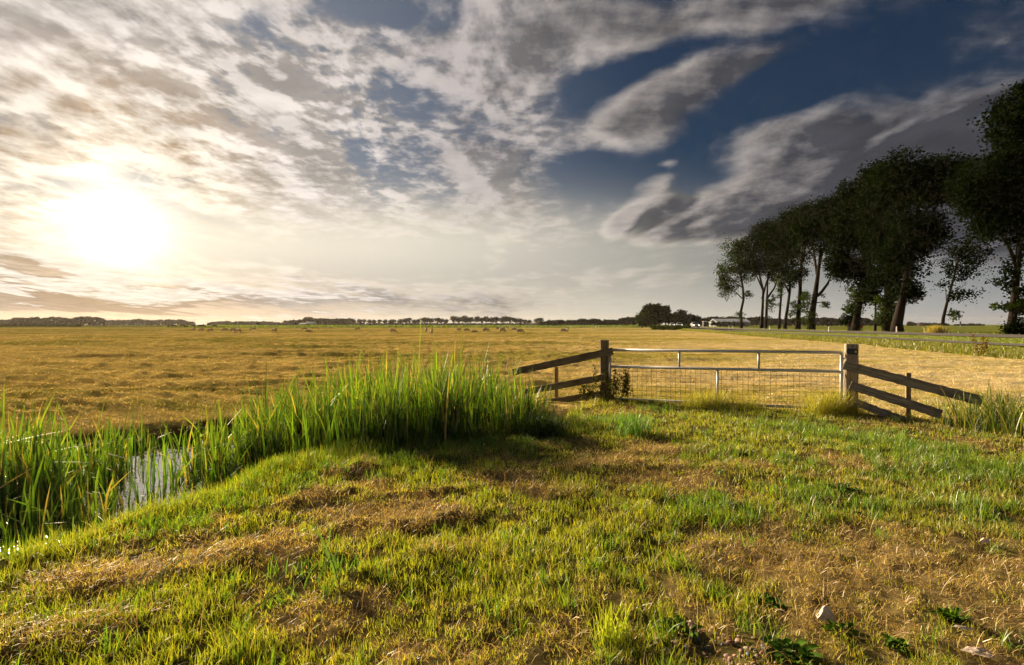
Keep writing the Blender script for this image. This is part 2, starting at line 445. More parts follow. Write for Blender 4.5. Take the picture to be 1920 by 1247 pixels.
ribbon('road_marking', M['paint'], Xr, 3.4, 3.55, ys, .041)
ribbon('road_marking', M['paint'], Xr, -.08, .08, list(np.arange(-4, 300, 3.0)), .041, dash=(4, 1))

# water of the ditch
def water():
    bm = bmesh.new()
    P = [Vector((x, y)) for x, y in DITCH_L]
    vs = [bm.verts.new((x, y, -.36)) for x, y in
          [(-9.5, -3), (-6.8, .2), (-4.0, 2.0), (-3.0, 3.6), (-2.6, 5.0), (-2.3, 6.1), (-1.7, 6.8), (-.4, 7.6), (.9, 8.4), (1.4, 10.6), (.3, 12.6), (-1.7, 11.9), (-3.8, 11), (-5.6, 10), (-6.5, 9.1), (-7.5, 8.1), (-9.8, 7), (-14, 5.3), (-24, 2.8), (-24, -3)]]
    f = bm.faces.new(vs); bmesh.ops.triangulate(bm, faces=[f])
    me = bpy.data.meshes.new('water'); bm.to_mesh(me); bm.free(); me.materials.append(M['water'])
    o = bpy.data.objects.new('water', me); col.objects.link(o); tag(o, kind='structure')
water()

# ------------------------------------------------------------------ blades
def blades(name, P, h, w, az, bend, C, mat, segs=2, taper=.75, parent=None, face=None, tipdry=0.0, kink=None):
    """P (n,3) roots; h length; w width; az lean heading; bend 0 upright .. 1+ lying"""
    n = len(P)
    if n == 0: return None
    face = rng.uniform(0, 2 * np.pi, n) if face is None else face
    side = np.stack([np.cos(face), np.sin(face), np.zeros(n)], -1)
    dirv = np.stack([np.sin(az), np.cos(az), np.zeros(n)], -1)
    k = segs + 1
    rows = []; crow = []
    pos = P.copy(); th0 = bend * .35
    for s in range(k):
        t = s / segs
        if s > 0:
            th = th0 + (bend * 1.1) * (t ** 1.3)
            if kink is not None and t > .6: th = th + kink
            pos = pos + (dirv * np.sin(th)[:, None] + np.array([0, 0, 1.0]) * np.cos(th)[:, None]) * (h / segs)[:, None]
        cc = C * (1 - .0 * t)
        if tipdry: cc = cc * (1 - tipdry * t ** 2) + np.array([.42, .34, .08]) * (tipdry * t ** 2)
        if s < segs:
            ww = w * (1 - (1 - taper) * t) * .5
            rows += [pos - side * ww[:, None], pos + side * ww[:, None]]; crow += [cc, cc]
        else:
            rows += [pos]; crow += [cc]
    nv = 2 * segs + 1
    V = np.stack(rows, 1).reshape(-1, 3); CC = np.stack(crow, 1).reshape(-1, 3)
    base = (np.arange(n) * nv)[:, None]
    pat = []
    tot = []
    for s in range(segs - 1):
        pat += [2 * s, 2 * s + 1, 2 * s + 3, 2 * s + 2]; tot.append(4)
    pat += [2 * segs - 2, 2 * segs - 1, 2 * segs]; tot.append(3)
    loops = (base + np.array(pat)[None, :]).ravel()
    totals = np.tile(np.array(tot), n); starts = np.concatenate([[0], np.cumsum(totals)[:-1]])
    return mesh_np(name, V, loops, starts, totals, mat, parent, cols=CC)

def scatter(n, r0, r1, a0, a1, p):
    """points with density falling as distance^-p (same count per picture area)"""
    q = rng.random(n); e = 2 - p
    r = (r0 ** e + q * (r1 ** e - r0 ** e)) ** (1 / e) if abs(e) > 1e-6 else r0 * (r1 / r0) ** q
    a = np.radians(rng.uniform(a0, a1, n))
    return r * np.sin(a), r * np.cos(a), r

GREENS = np.array([[.24, .25, .025], [.30, .28, .03], [.16, .19, .02], [.36, .31, .04], [.20, .23, .03]])
DRYS = np.array([[.48, .33, .11], [.42, .27, .085], [.58, .44, .19], [.31, .20, .07], [.48, .38, .10]])

def lawn_grass():
    n = 420000
    x, y, r = scatter(n, 1.5, 14, -56, 56, 1.35)
    d = sdist(DITCH_L, x, y)
    ok = (inside(LAWN, x, y) | ((y < 13) & (dist_line([(1.98, 11.4), (6.1, 9.58)], x, y) < .25))) & (d < -.02) & (sdist(DITCH_R, x, y) < .1)
    # bare gravel by the camera's right
    g = on(1345, 1228, 0); ok &= ~(((x - g.x) / .22) ** 2 + ((y - g.y) / .09) ** 2 < 1 + 1.4 * (rng.random(n) - .5))
    x, y, r = x[ok], y[ok], r[ok]
    dd = dryness(x, y); n = len(x)
    dry = rng.random(n) < dd * .9
    thin = rng.random(n) < np.where(dd > .8, .55, .95)
    x, y, r, dd, dry = x[thin], y[thin], r[thin], dd[thin], dry[thin]; n = len(x)
    hn = fbm(x * 2.3, y * 2.3, 61, 3)
    tall = np.clip((.55 - dd), 0, 1) * 1.5
    h = rng.uniform(.022, .055, n) * (.6 + .9 * hn) * (1 + 1.0 * tall)
    bankd = np.exp(-((sdist(DITCH_L, x, y) + .45) / .45) ** 2)
    h *= 1 + .9 * bankd * rng.random(n)
    gp = np.exp(-(dist_line([(1.2, 10.3), (1.98, 11.3), (6.1, 9.5), (8, 8.5)], x, y) / .45) ** 2)
    h *= 1 + 1.3 * gp * rng.random(n)
    h = np.where(dry, h * .8, h)
    bare = fbm(x * 8.5, y * 8.5, 67, 3) + .25 * (fbm(x * 2.1, y * 2.1, 69, 2) - .5)
    keep = bare + rng.uniform(-.1, .1, n) > .36
    x, y, r, dd, dry, h = x[keep], y[keep], r[keep], dd[keep], dry[keep], h[keep]; n = len(x)
    w = rng.uniform(.0020, .0040, n) * (1 + r * .10) * np.where(dry, .8, 1)
    C = np.where(dry[:, None], DRYS[rng.integers(0, len(DRYS), n)], GREENS[rng.integers(0, len(GREENS), n)]) * 1.25
    mixc = rng.random((n, 1)) * .35 * dd[:, None]; C = C * (1 - mixc) + DRYS[0] * mixc
    C = C * rng.uniform(.75, 1.2, (n, 1))
    bend = np.abs(rng.normal(.45, .35, n)) + np.where(dry, rng.uniform(0, .45, n), 0)
    z = H(x, y) - .006
    o = blades('grass', np.stack([x, y, z], -1), h, w, rng.uniform(0, 2 * np.pi, n), bend, C, M['blade'])
    tag(o, 'short green and parched grass covering the ground before the gate', 'grass', kind='stuff')
    # loose hay lying on the turf
    n = 150000
    x, y, r = scatter(n, 1.5, 12.5, -56, 56, 1.3)
    _, hm = hay_h(x, y); dd = dryness(x, y)
    ok = inside(LAWN, x, y) & (sdist(DITCH_L, x, y) < -.1) & (rng.random(n) < np.clip(hm * 1.0 + 1.0 * np.clip(dd - .5, 0, 1) + .04, 0, 1))
    x, y, r, hm = x[ok], y[ok], r[ok], hm[ok]; n = len(x)
    C = DRYS[rng.integers(0, len(DRYS), n)] * rng.uniform(.75, 1.3, (n, 1))
    z = H(x, y) + rng.uniform(.0, .035, n) * (.5 + hm)
    o = blades('loose_hay', np.stack([x, y, z], -1), rng.uniform(.05, .14, n), rng.uniform(.0016, .0032, n) * (1 + r * .10), rng.uniform(0, 2 * np.pi, n),
               rng.uniform(1.0, 1.45, n), C, M['straw'], segs=3)
    tag(o, 'brown cut hay lying in low heaps on the near grass', 'hay', kind='stuff')
    # longer green tufts and seed stalks standing out of the short turf
    n0 = 620
    cx, cy, cr = scatter(n0, 2.2, 11.5, -50, 50, 1.2)
    ok = inside(LAWN, cx, cy) & (sdist(DITCH_L, cx, cy) < -.1) & (dryness(cx, cy) < .62)
    cx, cy = cx[ok], cy[ok]
    lush = []
    for (u, v, n_, s_) in [(1480, 800, 60, .45), (1560, 815, 70, .5), (1660, 830, 90, .5), (1740, 850, 90, .5), (1820, 880, 90, .45), (1900, 900, 90, .5), (1700, 890, 50, .4), (1360, 850, 30, .3), (1490, 870, 40, .3), (1370, 970, 45, .28), (1330, 950, 30, .2), (1500, 930, 40, .25), (1180, 790, 40, .3), (1240, 770, 30, .25), (1130, 790, 30, .25), (1850, 960, 40, .4), (1640, 960, 25, .25),
                           (500, 905, 40, .3), (600, 880, 40, .3), (700, 865, 45, .35), (800, 855, 45, .35), (900, 845, 45, .35), (980, 835, 30, .25), (420, 945, 30, .25), (330, 985, 25, .2)]:
        p_ = on(u, v, 0); lush.append((p_.x + rng.normal(0, s_, n_), p_.y + rng.normal(0, s_ * .7, n_)))
    lx = np.concatenate([q[0] for q in lush]); ly = np.concatenate([q[1] for q in lush])
    okl = inside(LAWN, lx, ly) & (sdist(DITCH_L, lx, ly) < -.02)
    cx = np.concatenate([cx, lx[okl]]); cy = np.concatenate([cy, ly[okl]])
    k = 16; n = len(cx) * k
    x = np.repeat(cx, k) + rng.normal(0, .03, n); y = np.repeat(cy, k) + rng.normal(0, .03, n)
    sz = np.repeat(rng.uniform(.6, 1.3, len(cx)), k)
    C = np.array([[.14, .23, .02], [.20, .27, .03], [.10, .19, .03]])[rng.integers(0, 3, n)] * rng.uniform(.8, 1.2, (n, 1))
    o = blades('tuft_grass', np.stack([x, y, H(x, y) - .01], -1), rng.uniform(.06, .15, n) * sz, rng.uniform(.004, .007, n), rng.uniform(0, 2 * np.pi, n),
               np.abs(rng.normal(.5, .3, n)), C, M['blade'], segs=3)
    tag(o, 'longer bright green tufts standing out of the short turf', 'grass', kind='stuff')
    n = 1600
    x, y, r = scatter(n, 2.2, 11.5, -50, 50, 1.2)
    ok = inside(LAWN, x, y) & (sdist(DITCH_L, x, y) < -.1); x, y = x[ok], y[ok]; n = len(x)
    C = DRYS[rng.integers(0, 5, n)] * rng.uniform(.8, 1.2, (n, 1))
    o = blades('dry_stalk_grass', np.stack([x, y, H(x, y)], -1), rng.uniform(.10, .22, n), rng.uniform(.002, .0035, n), rng.uniform(0, 2 * np.pi, n),
               np.abs(rng.normal(.4, .3, n)), C, M['straw'], segs=3)
    tag(o, 'thin dry straw stalks standing singly in the turf', 'grass', kind='stuff')
lawn_grass()

def field_grass():
    n = 400000
    x, y, r = scatter(n, 7.5, 110, -56, 56, 1.9)
    ok = (~inside(LAWN, x, y)) & (x < Xe(y)) & (sdist(DITCH_L, x, y) < -.15) & (sdist(DITCH_R, x, y) < 0)
    x, y, r = x[ok], y[ok], r[ok]; n = len(x)
    g = np.clip(fbm(x * .25, y * .7, 71, 4) * 1.7 - .62, 0, 1)
    grn = rng.random(n) < g * .55
    C = np.where(grn[:, None], np.array([.30, .27, .045]), DRYS[rng.integers(0, len(DRYS), n)] * (1.0 + .5 * sstep(-.15, .6, x / y))[:, None]) * rng.uniform(.75, 1.2, (n, 1))
    h = rng.uniform(.025, .065, n) * (1 + r * .012); w = rng.uniform(.003, .005, n) * (1 + r * .085)
    o = blades('stubble', np.stack([x, y, H(x, y) - .006], -1), h, w, rng.uniform(0, 2 * np.pi, n), np.abs(rng.normal(1.1, .45, n)), C, M['straw'])
    tag(o, 'golden mown stubble covering the wide field behind the gate', 'stubble', kind='stuff')
field_grass()

def verge_grass():
    # rough tall grass between the field and the cycle path
    n = 70000
    y = 9 * (150 / 9) ** rng.random(n)
    t = rng.random(n)
    x = Xe(y) - .3 + t * (Xp(y) - 1.3 - Xe(y) + .3)
    r = np.hypot(x, y)
    nn = fbm(x * .5, y * .25, 83, 3)
    h = rng.uniform(.16, .42, n) * (.5 + nn) * (1 - .75 * sstep(.7, .95, t)); w = rng.uniform(.006, .012, n) * (1 + r * .05)
    C = np.array([[.22, .22, .02], [.16, .18, .02], [.27, .24, .03], [.30, .24, .06], [.12, .14, .02]])[rng.integers(0, 5, n)] * rng.uniform(.7, 1.2, (n, 1))
    o = blades('verge_grass', np.stack([x, y, H(x, y) - .02], -1), h, w, rng.uniform(0, 2 * np.pi, n), np.abs(rng.normal(.35, .25, n)), C, M['blade'])
    tag(o, 'rough tall grass in the strip between golden field and cycle path', 'grass', kind='stuff')
    # mown strip between path and road, and the far shoulder
    n = 60000
    y = 20 * (200 / 20) ** rng.random(n); s = rng.random(n) < .75
    t = rng.random(n)
    x = np.where(s, Xp(y) + 1.3 + t * np.maximum(Xr(y) - 5.4 - Xp(y) - 1.3, .1), Xr(y) + 7.3 + t * 14)
    r = np.hypot(x, y)
    h = rng.uniform(.03, .07, n) * np.where(s, 1, 4); w = rng.uniform(.006, .012, n) * (1 + r * .05)
    C = np.array([[.20, .24, .02], [.26, .27, .03], [.15, .20, .02]])[rng.integers(0, 3, n)] * rng.uniform(.8, 1.2, (n, 1))
    o = blades('road_verge_grass', np.stack([x, y, H(x, y) - .01], -1), h, w, rng.uniform(0, 2 * np.pi, n), np.abs(rng.normal(.4, .25, n)), C, M['blade'])
    tag(o, 'short bright green grass strip along the edges of the asphalt road', 'grass', kind='stuff')
    # green ditch edge at the far end of the field
    n = 26000
    x = rng.uniform(-330, 62, n); y = FAR_EDGE + 20 * (fbm(x * .02, x * 0, 8, 3) - .5) + rng.uniform(-3, 22, n)
    h = rng.uniform(.5, 1.3, n) * (.6 + fbm(x * .1, y * .1, 88, 3)); w = rng.uniform(.15, .35, n)
    h = h * np.where(x < -170, .35, 1.0)
    C = np.array([[.10, .14, .015], [.17, .19, .02], [.07, .10, .015]])[rng.integers(0, 3, n)] * rng.uniform(.7, 1.2, (n, 1))
    C[x < -170] *= np.array([.8, .55, .8])
    o = blades('ditch_edge_reeds', np.stack([x, y, H(x, y) - .02], -1), h, w, rng.uniform(0, 2 * np.pi, n), np.abs(rng.normal(.3, .2, n)), C, M['blade'])
    tag(o, 'low green reed band along the far end of the golden field', 'reeds', kind='stuff')
verge_grass()

def reeds():
    RC = np.array([[.08, .16, .012], [.11, .20, .018], [.16, .25, .02], [.05, .11, .014], [.24, .28, .03], [.06, .13, .02]])
    def stand(name, label, pts, dens, hts, seed, RC=RC, bend=.15):
        """pts: clump centres with radius and height"""
        X = []; Y = []; Hh = []
        for (cx, cy, rx, ry, an, hgt, cnt) in pts:
            n = int(cnt * dens * 1.4); a = rng.normal(0, .5, n) * rx; b = rng.normal(0, .5, n) * ry
            c, s = math.cos(an), math.sin(an)
            X.append(cx + a * c - b * s); Y.append(cy + a * s + b * c); Hh.append(np.full(n, hgt))
        x = np.concatenate(X); y = np.concatenate(Y); hh = np.concatenate(Hh); n = len(x)
        h = hh * rng.uniform(.5, 1.34, n) * (.45 + 1.05 * fbm(x * 2.6, y * 2.6, seed, 3))
        keep = fbm(x * 3.1, y * 3.1, seed + 40, 2) + rng.uniform(-.12, .12, n) > .34
        x, y, hh, h = x[keep], y[keep], hh[keep], h[keep]; n = len(x)
        C = RC[rng.integers(0, len(RC), n)] * (.7 + .6 * fbm(x * 4, y * 4, seed + 9, 2))[:, None] * rng.uniform(.55, 1.25, (n, 1))
        old = rng.random(n) < .09; C[old] = np.array([.45, .30, .10])
        z = np.maximum(H(x, y) - .02, -.55)
        kink = np.where(rng.random(n) < .26, rng.uniform(.6, 1.9, n), 0)
        az = rng.uniform(0, 2 * np.pi, n)
        o = blades(name, np.stack([x, y, z], -1), h, rng.uniform(.013, .032, n) * (1.0 if bend < .2 else .6), az, np.abs(rng.normal(bend, .17, n)) + .02, C, M['reed'], segs=5, taper=.55, tipdry=.12, kink=kink)
        tag(o, label, 'reeds', kind='stuff')
    L_ = []
    # big stand along the bend up to the left fence
    for (u, v, z, rx, ry, hg, c) in [(560, 850, -.3, .55, .5, 1.0, 300), (640, 845, -.25, .6, .45, 1.12, 420), (720, 835, -.25, .6, .5, 1.22, 500), (800, 825, -.2, .6, .5, 1.25, 520),
                                     (880, 815, -.2, .6, .5, 1.15, 460), (950, 805, -.2, .5, .45, 1.05, 320), (995, 800, -.15, .32, .3, .98, 190), (1020, 802, -.15, .2, .2, .6, 60),
                                     (700, 800, -.35, .9, .6, 1.15, 420), (820, 790, -.3, .9, .6, 1.15, 420), (930, 775, -.25, .7, .5, 1.0, 260), (600, 815, -.35, .7, .5, 1.05, 260),
                                     (490, 872, -.35, .5, .4, .85, 260), (430, 885, -.38, .4, .4, .75, 120), (400, 850, -.4, .5, .4, .75, 90), (350, 890, -.4, .4, .3, .66, 55), (620, 868, -.25, .6, .3, .8, 220), (720, 862, -.2, .6, .3, .8, 220), (820, 850, -.2, .6, .3, .8, 200), (920, 835, -.2, .5, .3, .75, 160), (520, 830, -.4, .5, .4, .9, 150)]:
        p = on(u, v, z); L_.append((p.x, p.y, rx, ry, .3, hg, c))
    # left part standing in the water
    for (u, v, z, rx, ry, hg, c) in [(30, 960, -.38, .5, .5, .95, 260), (90, 930, -.38, .55, .4, .9, 250), (20, 1010, -.38, .35, .25, .8, 120), (150, 900, -.38, .5, .4, .75, 190),
                                     (200, 880, -.38, .4, .35, .7, 110), (210, 960, -.38, .35, .3, .6, 130), (170, 985, -.38, .35, .25, .6, 110), (330, 905, -.38, .35, .2, .5, 60), (300, 930, -.38, .35, .2, .42, 45), (420, 905, -.38, .3, .2, .55, 70), (470, 890, -.35, .3, .2, .6, 110), (130, 960, -.38, .4, .3, .7, 140), (380, 880, -.38, .3, .25, .6, 90),
                                     (-60, 950, -.38, .6, .5, .95, 200), (-80, 880, -.38, .7, .5, .95, 160), (60, 880, -.38, .6, .4, .75, 140), (110, 1005, -.38, .3, .2, .6, 90),
                                     (50, 1035, -.36, .3, .15, .5, 70), (390, 900, -.38, .35, .2, .5, 50), (260, 955, -.38, .2, .15, .4, 30), (300, 850, -.4, .4, .3, .6, 40), (240, 850, -.4, .4, .3, .55, 40)]:
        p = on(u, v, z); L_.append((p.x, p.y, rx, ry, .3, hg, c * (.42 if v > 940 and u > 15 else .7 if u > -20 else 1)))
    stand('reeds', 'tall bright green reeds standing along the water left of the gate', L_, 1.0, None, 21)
    R_ = []
    for (u, v, z, rx, ry, hg, c) in [(1800, 830, -.3, .35, .3, .55, 120), (1850, 840, -.3, .4, .35, .75, 220), (1900, 850, -.3, .4, .35, .85, 260), (1950, 840, -.3, .6, .4, .9, 280),
                                     (1880, 810, -.3, .5, .4, .75, 200), (1820, 800, -.25, .4, .35, .55, 120), (1770, 790, -.2, .4, .3, .45, 110), (2050, 840, -.3, .8, .5, .9, 300), (1990, 800, -.3, .6, .4, .8, 200)]:
        p = on(u, v, z); R_.append((p.x, p.y, rx, ry, -.2, hg, c))
    R_ = [(a_, b_, c_, d_, e_, .78 * f_, g_) for (a_, b_, c_, d_, e_, f_, g_) in R_]
    stand('reeds', 'green reeds growing at the low end of the right hand board fence', R_, .5, None, 25, np.array([[.15, .23, .02], [.20, .27, .025], [.11, .18, .02], [.25, .28, .03], [.36, .30, .08]]), bend=.38)
    # tangled low growth on the banks
    n = 16000
    t = rng.random(n) * (len(NEAR_BANK) - 2) + 1
    i = t.astype(int); f = t - i; nb = np.array(NEAR_BANK); i2 = np.minimum(i + 1, len(nb) - 1)
    x = nb[i, 0] * (1 - f) + nb[i2, 0] * f + rng.normal(0, .20, n); y = nb[i, 1] * (1 - f) + nb[i2, 1] * f + rng.normal(0, .20, n) + .1
    x2 = rng.uniform(7.2, 14, n // 3); y2 = np.interp(x2, [7.2, 9, 14], [8.6, 8.0, 7.4]) + rng.normal(0, .4, n // 3)
    x = np.concatenate([x, x2]); y = np.concatenate([y, y2]); n = len(x)
    n3 = 9000; q = rng.random(n3); fx = np.array([-3.0, -2.2, -.9, .3, .9]); fy = np.array([5.6, 6.7, 7.55, 8.2, 8.5])
    x3 = np.interp(q, np.linspace(0, 1, 5), fx) + rng.normal(0, .22, n3); y3 = np.interp(q, np.linspace(0, 1, 5), fy) + rng.normal(0, .26, n3)
    x = np.concatenate([x, x3]); y = np.concatenate([y, y3]); n = len(x)
    C = np.array([[.15, .22, .02], [.20, .25, .025], [.12, .18, .02], [.30, .25, .06]])[rng.integers(0, 4, n)] * rng.uniform(.7, 1.2, (n, 1))
    zz = np.maximum(H(x, y) - .01, -.37)
    o = blades('bank_grass', np.stack([x, y, zz], -1), rng.uniform(.08, .24, n), rng.uniform(.004, .008, n), rng.uniform(0, 2 * np.pi, n), np.abs(rng.normal(.45, .3, n)), C, M['blade'], segs=3)
    tag(o, 'uneven longer grass hanging over the banks of the ditch', 'grass', kind='stuff')
reeds()
# ------------------------------------------------------------------ fence and gate
def board(name, p0, p1, thick, width, mat, parent, up=(0, 0, 1), seed=0, jit=.004, n=18, bevel=.004, taper=0.0):
    """weathered timber from p0 to p1: local X along, Y thickness, Z width"""
    rg = random.Random(seed)
    p0 = Vector(p0); p1 = Vector(p1); L = (p1 - p0).length
    X = (p1 - p0).normalized(); Zv = Vector(up); Yv = Zv.cross(X).normalized(); Zv = X.cross(Yv).normalized()
    vs = []; fs = []
    for i in range(n + 1):
        x = L * i / n
        w = width * (1 - taper * i / n)
        e = [rg.uniform(-jit, jit) for _ in range(6)]
        vs += [(x + e[4], -thick / 2 + e[0] * .5, -w / 2 + e[1]), (x, thick / 2 + e[2] * .5, -w / 2 + e[1]), (x, thick / 2 + e[2] * .5, w / 2 + e[3]), (x + e[5], -thick / 2 + e[0] * .5, w / 2 + e[3])]
        if i:
            b = (i - 1) * 4
            for k in range(4): fs.append((b + k, b + (k + 1) % 4, b + 4 + (k + 1) % 4, b + 4 + k))
    fs += [(3, 2, 1, 0), (n * 4, n * 4 + 1, n * 4 + 2, n * 4 + 3)]
    me = bpy.data.meshes.new(name); me.from_pydata(vs, [], fs)
    bm = bmesh.new(); bm.from_mesh(me); bmesh.ops.recalc_face_normals(bm, faces=bm.faces); bm.to_mesh(me); bm.free()
    me.materials.append(mat)
    o = bpy.data.objects.new(name, me); col.objects.link(o)
    mw = Matrix((( X.x, Yv.x, Zv.x, p0.x), (X.y, Yv.y, Zv.y, p0.y), (X.z, Yv.z, Zv.z, p0.z), (0, 0, 0, 1)))
    if parent:
        o.parent = parent; o.matrix_basis = Matrix.Translation(-parent.location) @ mw
    else: o.matrix_basis = mw
    if bevel:
        b = o.modifiers.new('bevel', 'BEVEL'); b.width = bevel; b.segments = 1; b.limit_method = 'ANGLE'; b.angle_limit = R(60)
    return o

GD = (GR - GL).normalized(); GN = Vector((GD.y, -GD.x, 0))      # along the gate, towards the camera
if GN.y > 0: GN = -GN

fl = empty('board_fence', (GL.x, GL.y, 0))
tag(fl, 'dark weathered board fence sloping down from the left gatepost into the reeds', 'fence', 'board fences beside the gate')
board('post', GL + Vector((0, 0, -.4)), GL + Vector((.0, 0, 1.262)), .155, .155, M['rail_dark'], fl, up=GN, seed=1, jit=.005, n=10, bevel=.012)
S1 = at(1042, 690, 11.95); S0 = Vector((S1.x, S1.y, -.25))
for k, (a, b, w, mt) in enumerate([((1150, 658, 11.25), (962, 698, 12.2), .155, 'rail_dark'), ((1134, 707, 11.3), (985, 735, 12.1), .14, 'rail_dark'), ((1134, 738, 11.3), (1010, 757, 12.0), .14, 'rail_dark')]):
    pa = at(*a); pb = at(*b)
    board('rail', pa + GN * .02, pb + GN * .02, .04, w, M[mt], fl, seed=10 + k, jit=.006, n=24)
board('stake', S0 + GN * -.05, Vector((S1.x, S1.y, S1.z + .02)) - GN * .05, .07, .075, M['stake_wood'], fl, up=GN, seed=4, jit=.003)

fr = empty('board_fence', (GR.x, GR.y, 0))
tag(fr, 'grey weathered board fence sloping down from the right gatepost towards the ditch', 'fence', 'board fences beside the gate')
PW = .20
board('post', GR + Vector((0, 0, -.4)), GR + Vector((0, 0, 1.25)), .20, .185, M['post_wood'], fr, up=GN, seed=2, jit=.005, n=12, bevel=.014)
GRf = GR + GN * .13
for k, (a, b, w) in enumerate([((1582, 684, 9.43), (1841, 752, 8.62), .165), ((1594, 722, 9.4), (1765, 777, 8.78), .15), ((1603, 754, 9.4), (1702, 791, 8.95), .13)]):
    pa = at(*a); pb = at(*b)
    bd = board('rail', pa, pb, .045, w, M['rail_wood'], fr, seed=20 + k, jit=.007, n=26)
T1 = at(1703, 699, 9.13)
board('stake', Vector((T1.x, T1.y, -.3)), T1, .07, .075, M['stake_wood'], fr, up=GN, seed=5, jit=.003)
# blue marker plate on the right gatepost
sg = empty('marker_plate', GR + GN * .105 + Vector((.0, 0, 1.115)))
tag(sg, 'small navy blue plate with a yellow dot screwed near the top of the right gatepost', 'sign')
def plate_box(name, cx, cz, w, h, d, mat, off=0.0):
    mb = MB(); c = sg.location + GD * cx + Vector((0, 0, cz)) + GN * off
    vs = []
    for dn in (0, d):
        for (a, b) in ((-1, -1), (1, -1), (1, 1), (-1, 1)): vs.append(c + GD * (a * w / 2) + Vector((0, 0, b * h / 2)) + GN * dn)
    mb.add(vs, [(0, 1, 2, 3), (7, 6, 5, 4), (0, 4, 5, 1), (1, 5, 6, 2), (2, 6, 7, 3), (3, 7, 4, 0)])
    return mb.build(name, mat, sg)
plate_box('plate', 0, 0, .168, .105, .006, M['navy'])
def disc(name, cx, cz, r, mat):
    mb = MB(); c = sg.location + GD * cx + Vector((0, 0, cz)) + GN * .006
    mb.tube([c, c + GN * .004], r, 14); return mb.build(name, mat, sg)
disc('disc', .05, -.005, .019, M['yellow'])
for a in (-.076, .076):
    for b in (-.044, .044): disc('screw', a, b, .006, M['screw'])

gt = empty('field_gate', (GL + GR) / 2)
tag(gt, 'galvanised tube field gate with wire mesh hanging between two wooden posts', 'gate')
g0 = GL + GD * .12; g1 = GR - GD * .15
zt0, zt1 = 1.055, 1.088; zm0, zm1 = .70, .742; zb0, zb1 = .02, .06
def gp(t, z): p = g0.lerp(g1, t); return Vector((p.x, p.y, z))
def bar(name, a, b, r):
    mb = MB(); mb.tube([a, b], r, 12); o = mb.build(name, M['galv'], gt, smooth=True)
    for p in o.data.polygons:
        if len(p.vertices) > 4: p.use_smooth = False
    return o
bar('top_rail', gp(0, zt0), gp(1, zt1), .028); bar('middle_rail', gp(0, zm0), gp(1, zm1), .028); bar('bottom_rail', gp(0, zb0), gp(1, zb1), .025)
bar('stile', gp(0, zb0 - .03), gp(0, zt0 + .02), .026); bar('stile', gp(1, zb1 - .03), gp(1, zt1 + .02), .026)
def tof(u, z):
    lo, hi = 0, 1
    for _ in range(40):
        m = (lo + hi) / 2; p = gp(m, z)
        if 960 + F * p.x / p.y < u: lo = m
        else: hi = m
    return lo
def zz(t, a, b): return a * (1 - t) + b * t
for u in (1274, 1423):
    t = tof(u, .9); bar('upright', gp(t, zz(t, zm0, zm1)), gp(t, zz(t, zt0, zt1)), .024)
t = tof(1346, .4); bar('upright', gp(t, zz(t, zb0, zb1)), gp(t, zz(t, zm0, zm1)), .022)
mb = MB(); nv = 44
for i in range(1, nv):
    t = i / nv; mb.tube([gp(t, zz(t, zb0, zb1)), gp(t, zz(t, zm0, zm1))], .0030, 4)
for k in range(1, 7):
    f = k / 7; mb.tube([gp(j / 6, zz(j / 6, zb0 + (zm0 - zb0) * f, zb1 + (zm1 - zb1) * f) - .01 * math.sin(math.pi * j / 6) * (k % 2)) for j in range(7)], .0030, 4)
mb.build('wire_mesh', M['wire'], gt)
# hinges
for (t, z, d) in ((0, .95, -1), (0, .2, -1), (1, .98, 1)):
    p = gp(t, z); mb = MB(); mb.tube([p, p + GD * d * .10], .014, 8); mb.build('hinge' if d < 0 else 'latch', M['galv'], gt, smooth=True)

# ------------------------------------------------------------------ trees
def leaves(name, C, rad, n_per, size, cols, mat, parent=None, aspect=.7):
    """C (m,3) clump centres, rad (m,) clump radii: small diamond faces spread round each"""
    m = len(C); n = m * n_per
    ctr = np.repeat(C, n_per, 0) + rng.normal(0, 1, (n, 3)) * np.repeat(rad, n_per)[:, None] * np.array([.55, .55, .45])
    u = rng.normal(0, 1, (n, 3)); u /= np.linalg.norm(u, axis=1, keepdims=True)
    v = np.cross(u, rng.normal(0, 1, (n, 3))); v /= np.linalg.norm(v, axis=1, keepdims=True)
    s = (size * rng.uniform(.6, 1.3, n))[:, None] * .5
    P = np.stack([ctr - u * s, ctr + v * s * aspect, ctr + u * s, ctr - v * s * aspect], 1).reshape(-1, 3)
    if parent: P = P - np.array(parent.location)
    cc = np.array(cols)[rng.integers(0, len(cols), n)] * rng.uniform(.7, 1.25, (n, 1)) * np.repeat(rng.uniform(.75, 1.2, (m, 1)), n_per, 0)
    return mesh_np(name, P, np.arange(4 * n), np.arange(n) * 4, np.full(n, 4), mat, parent, cols=np.repeat(cc, 4, 0))

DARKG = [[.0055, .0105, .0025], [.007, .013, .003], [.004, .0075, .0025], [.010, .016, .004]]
MIDG = [[.036, .058, .010], [.046, .070, .012], [.028, .046, .009]]

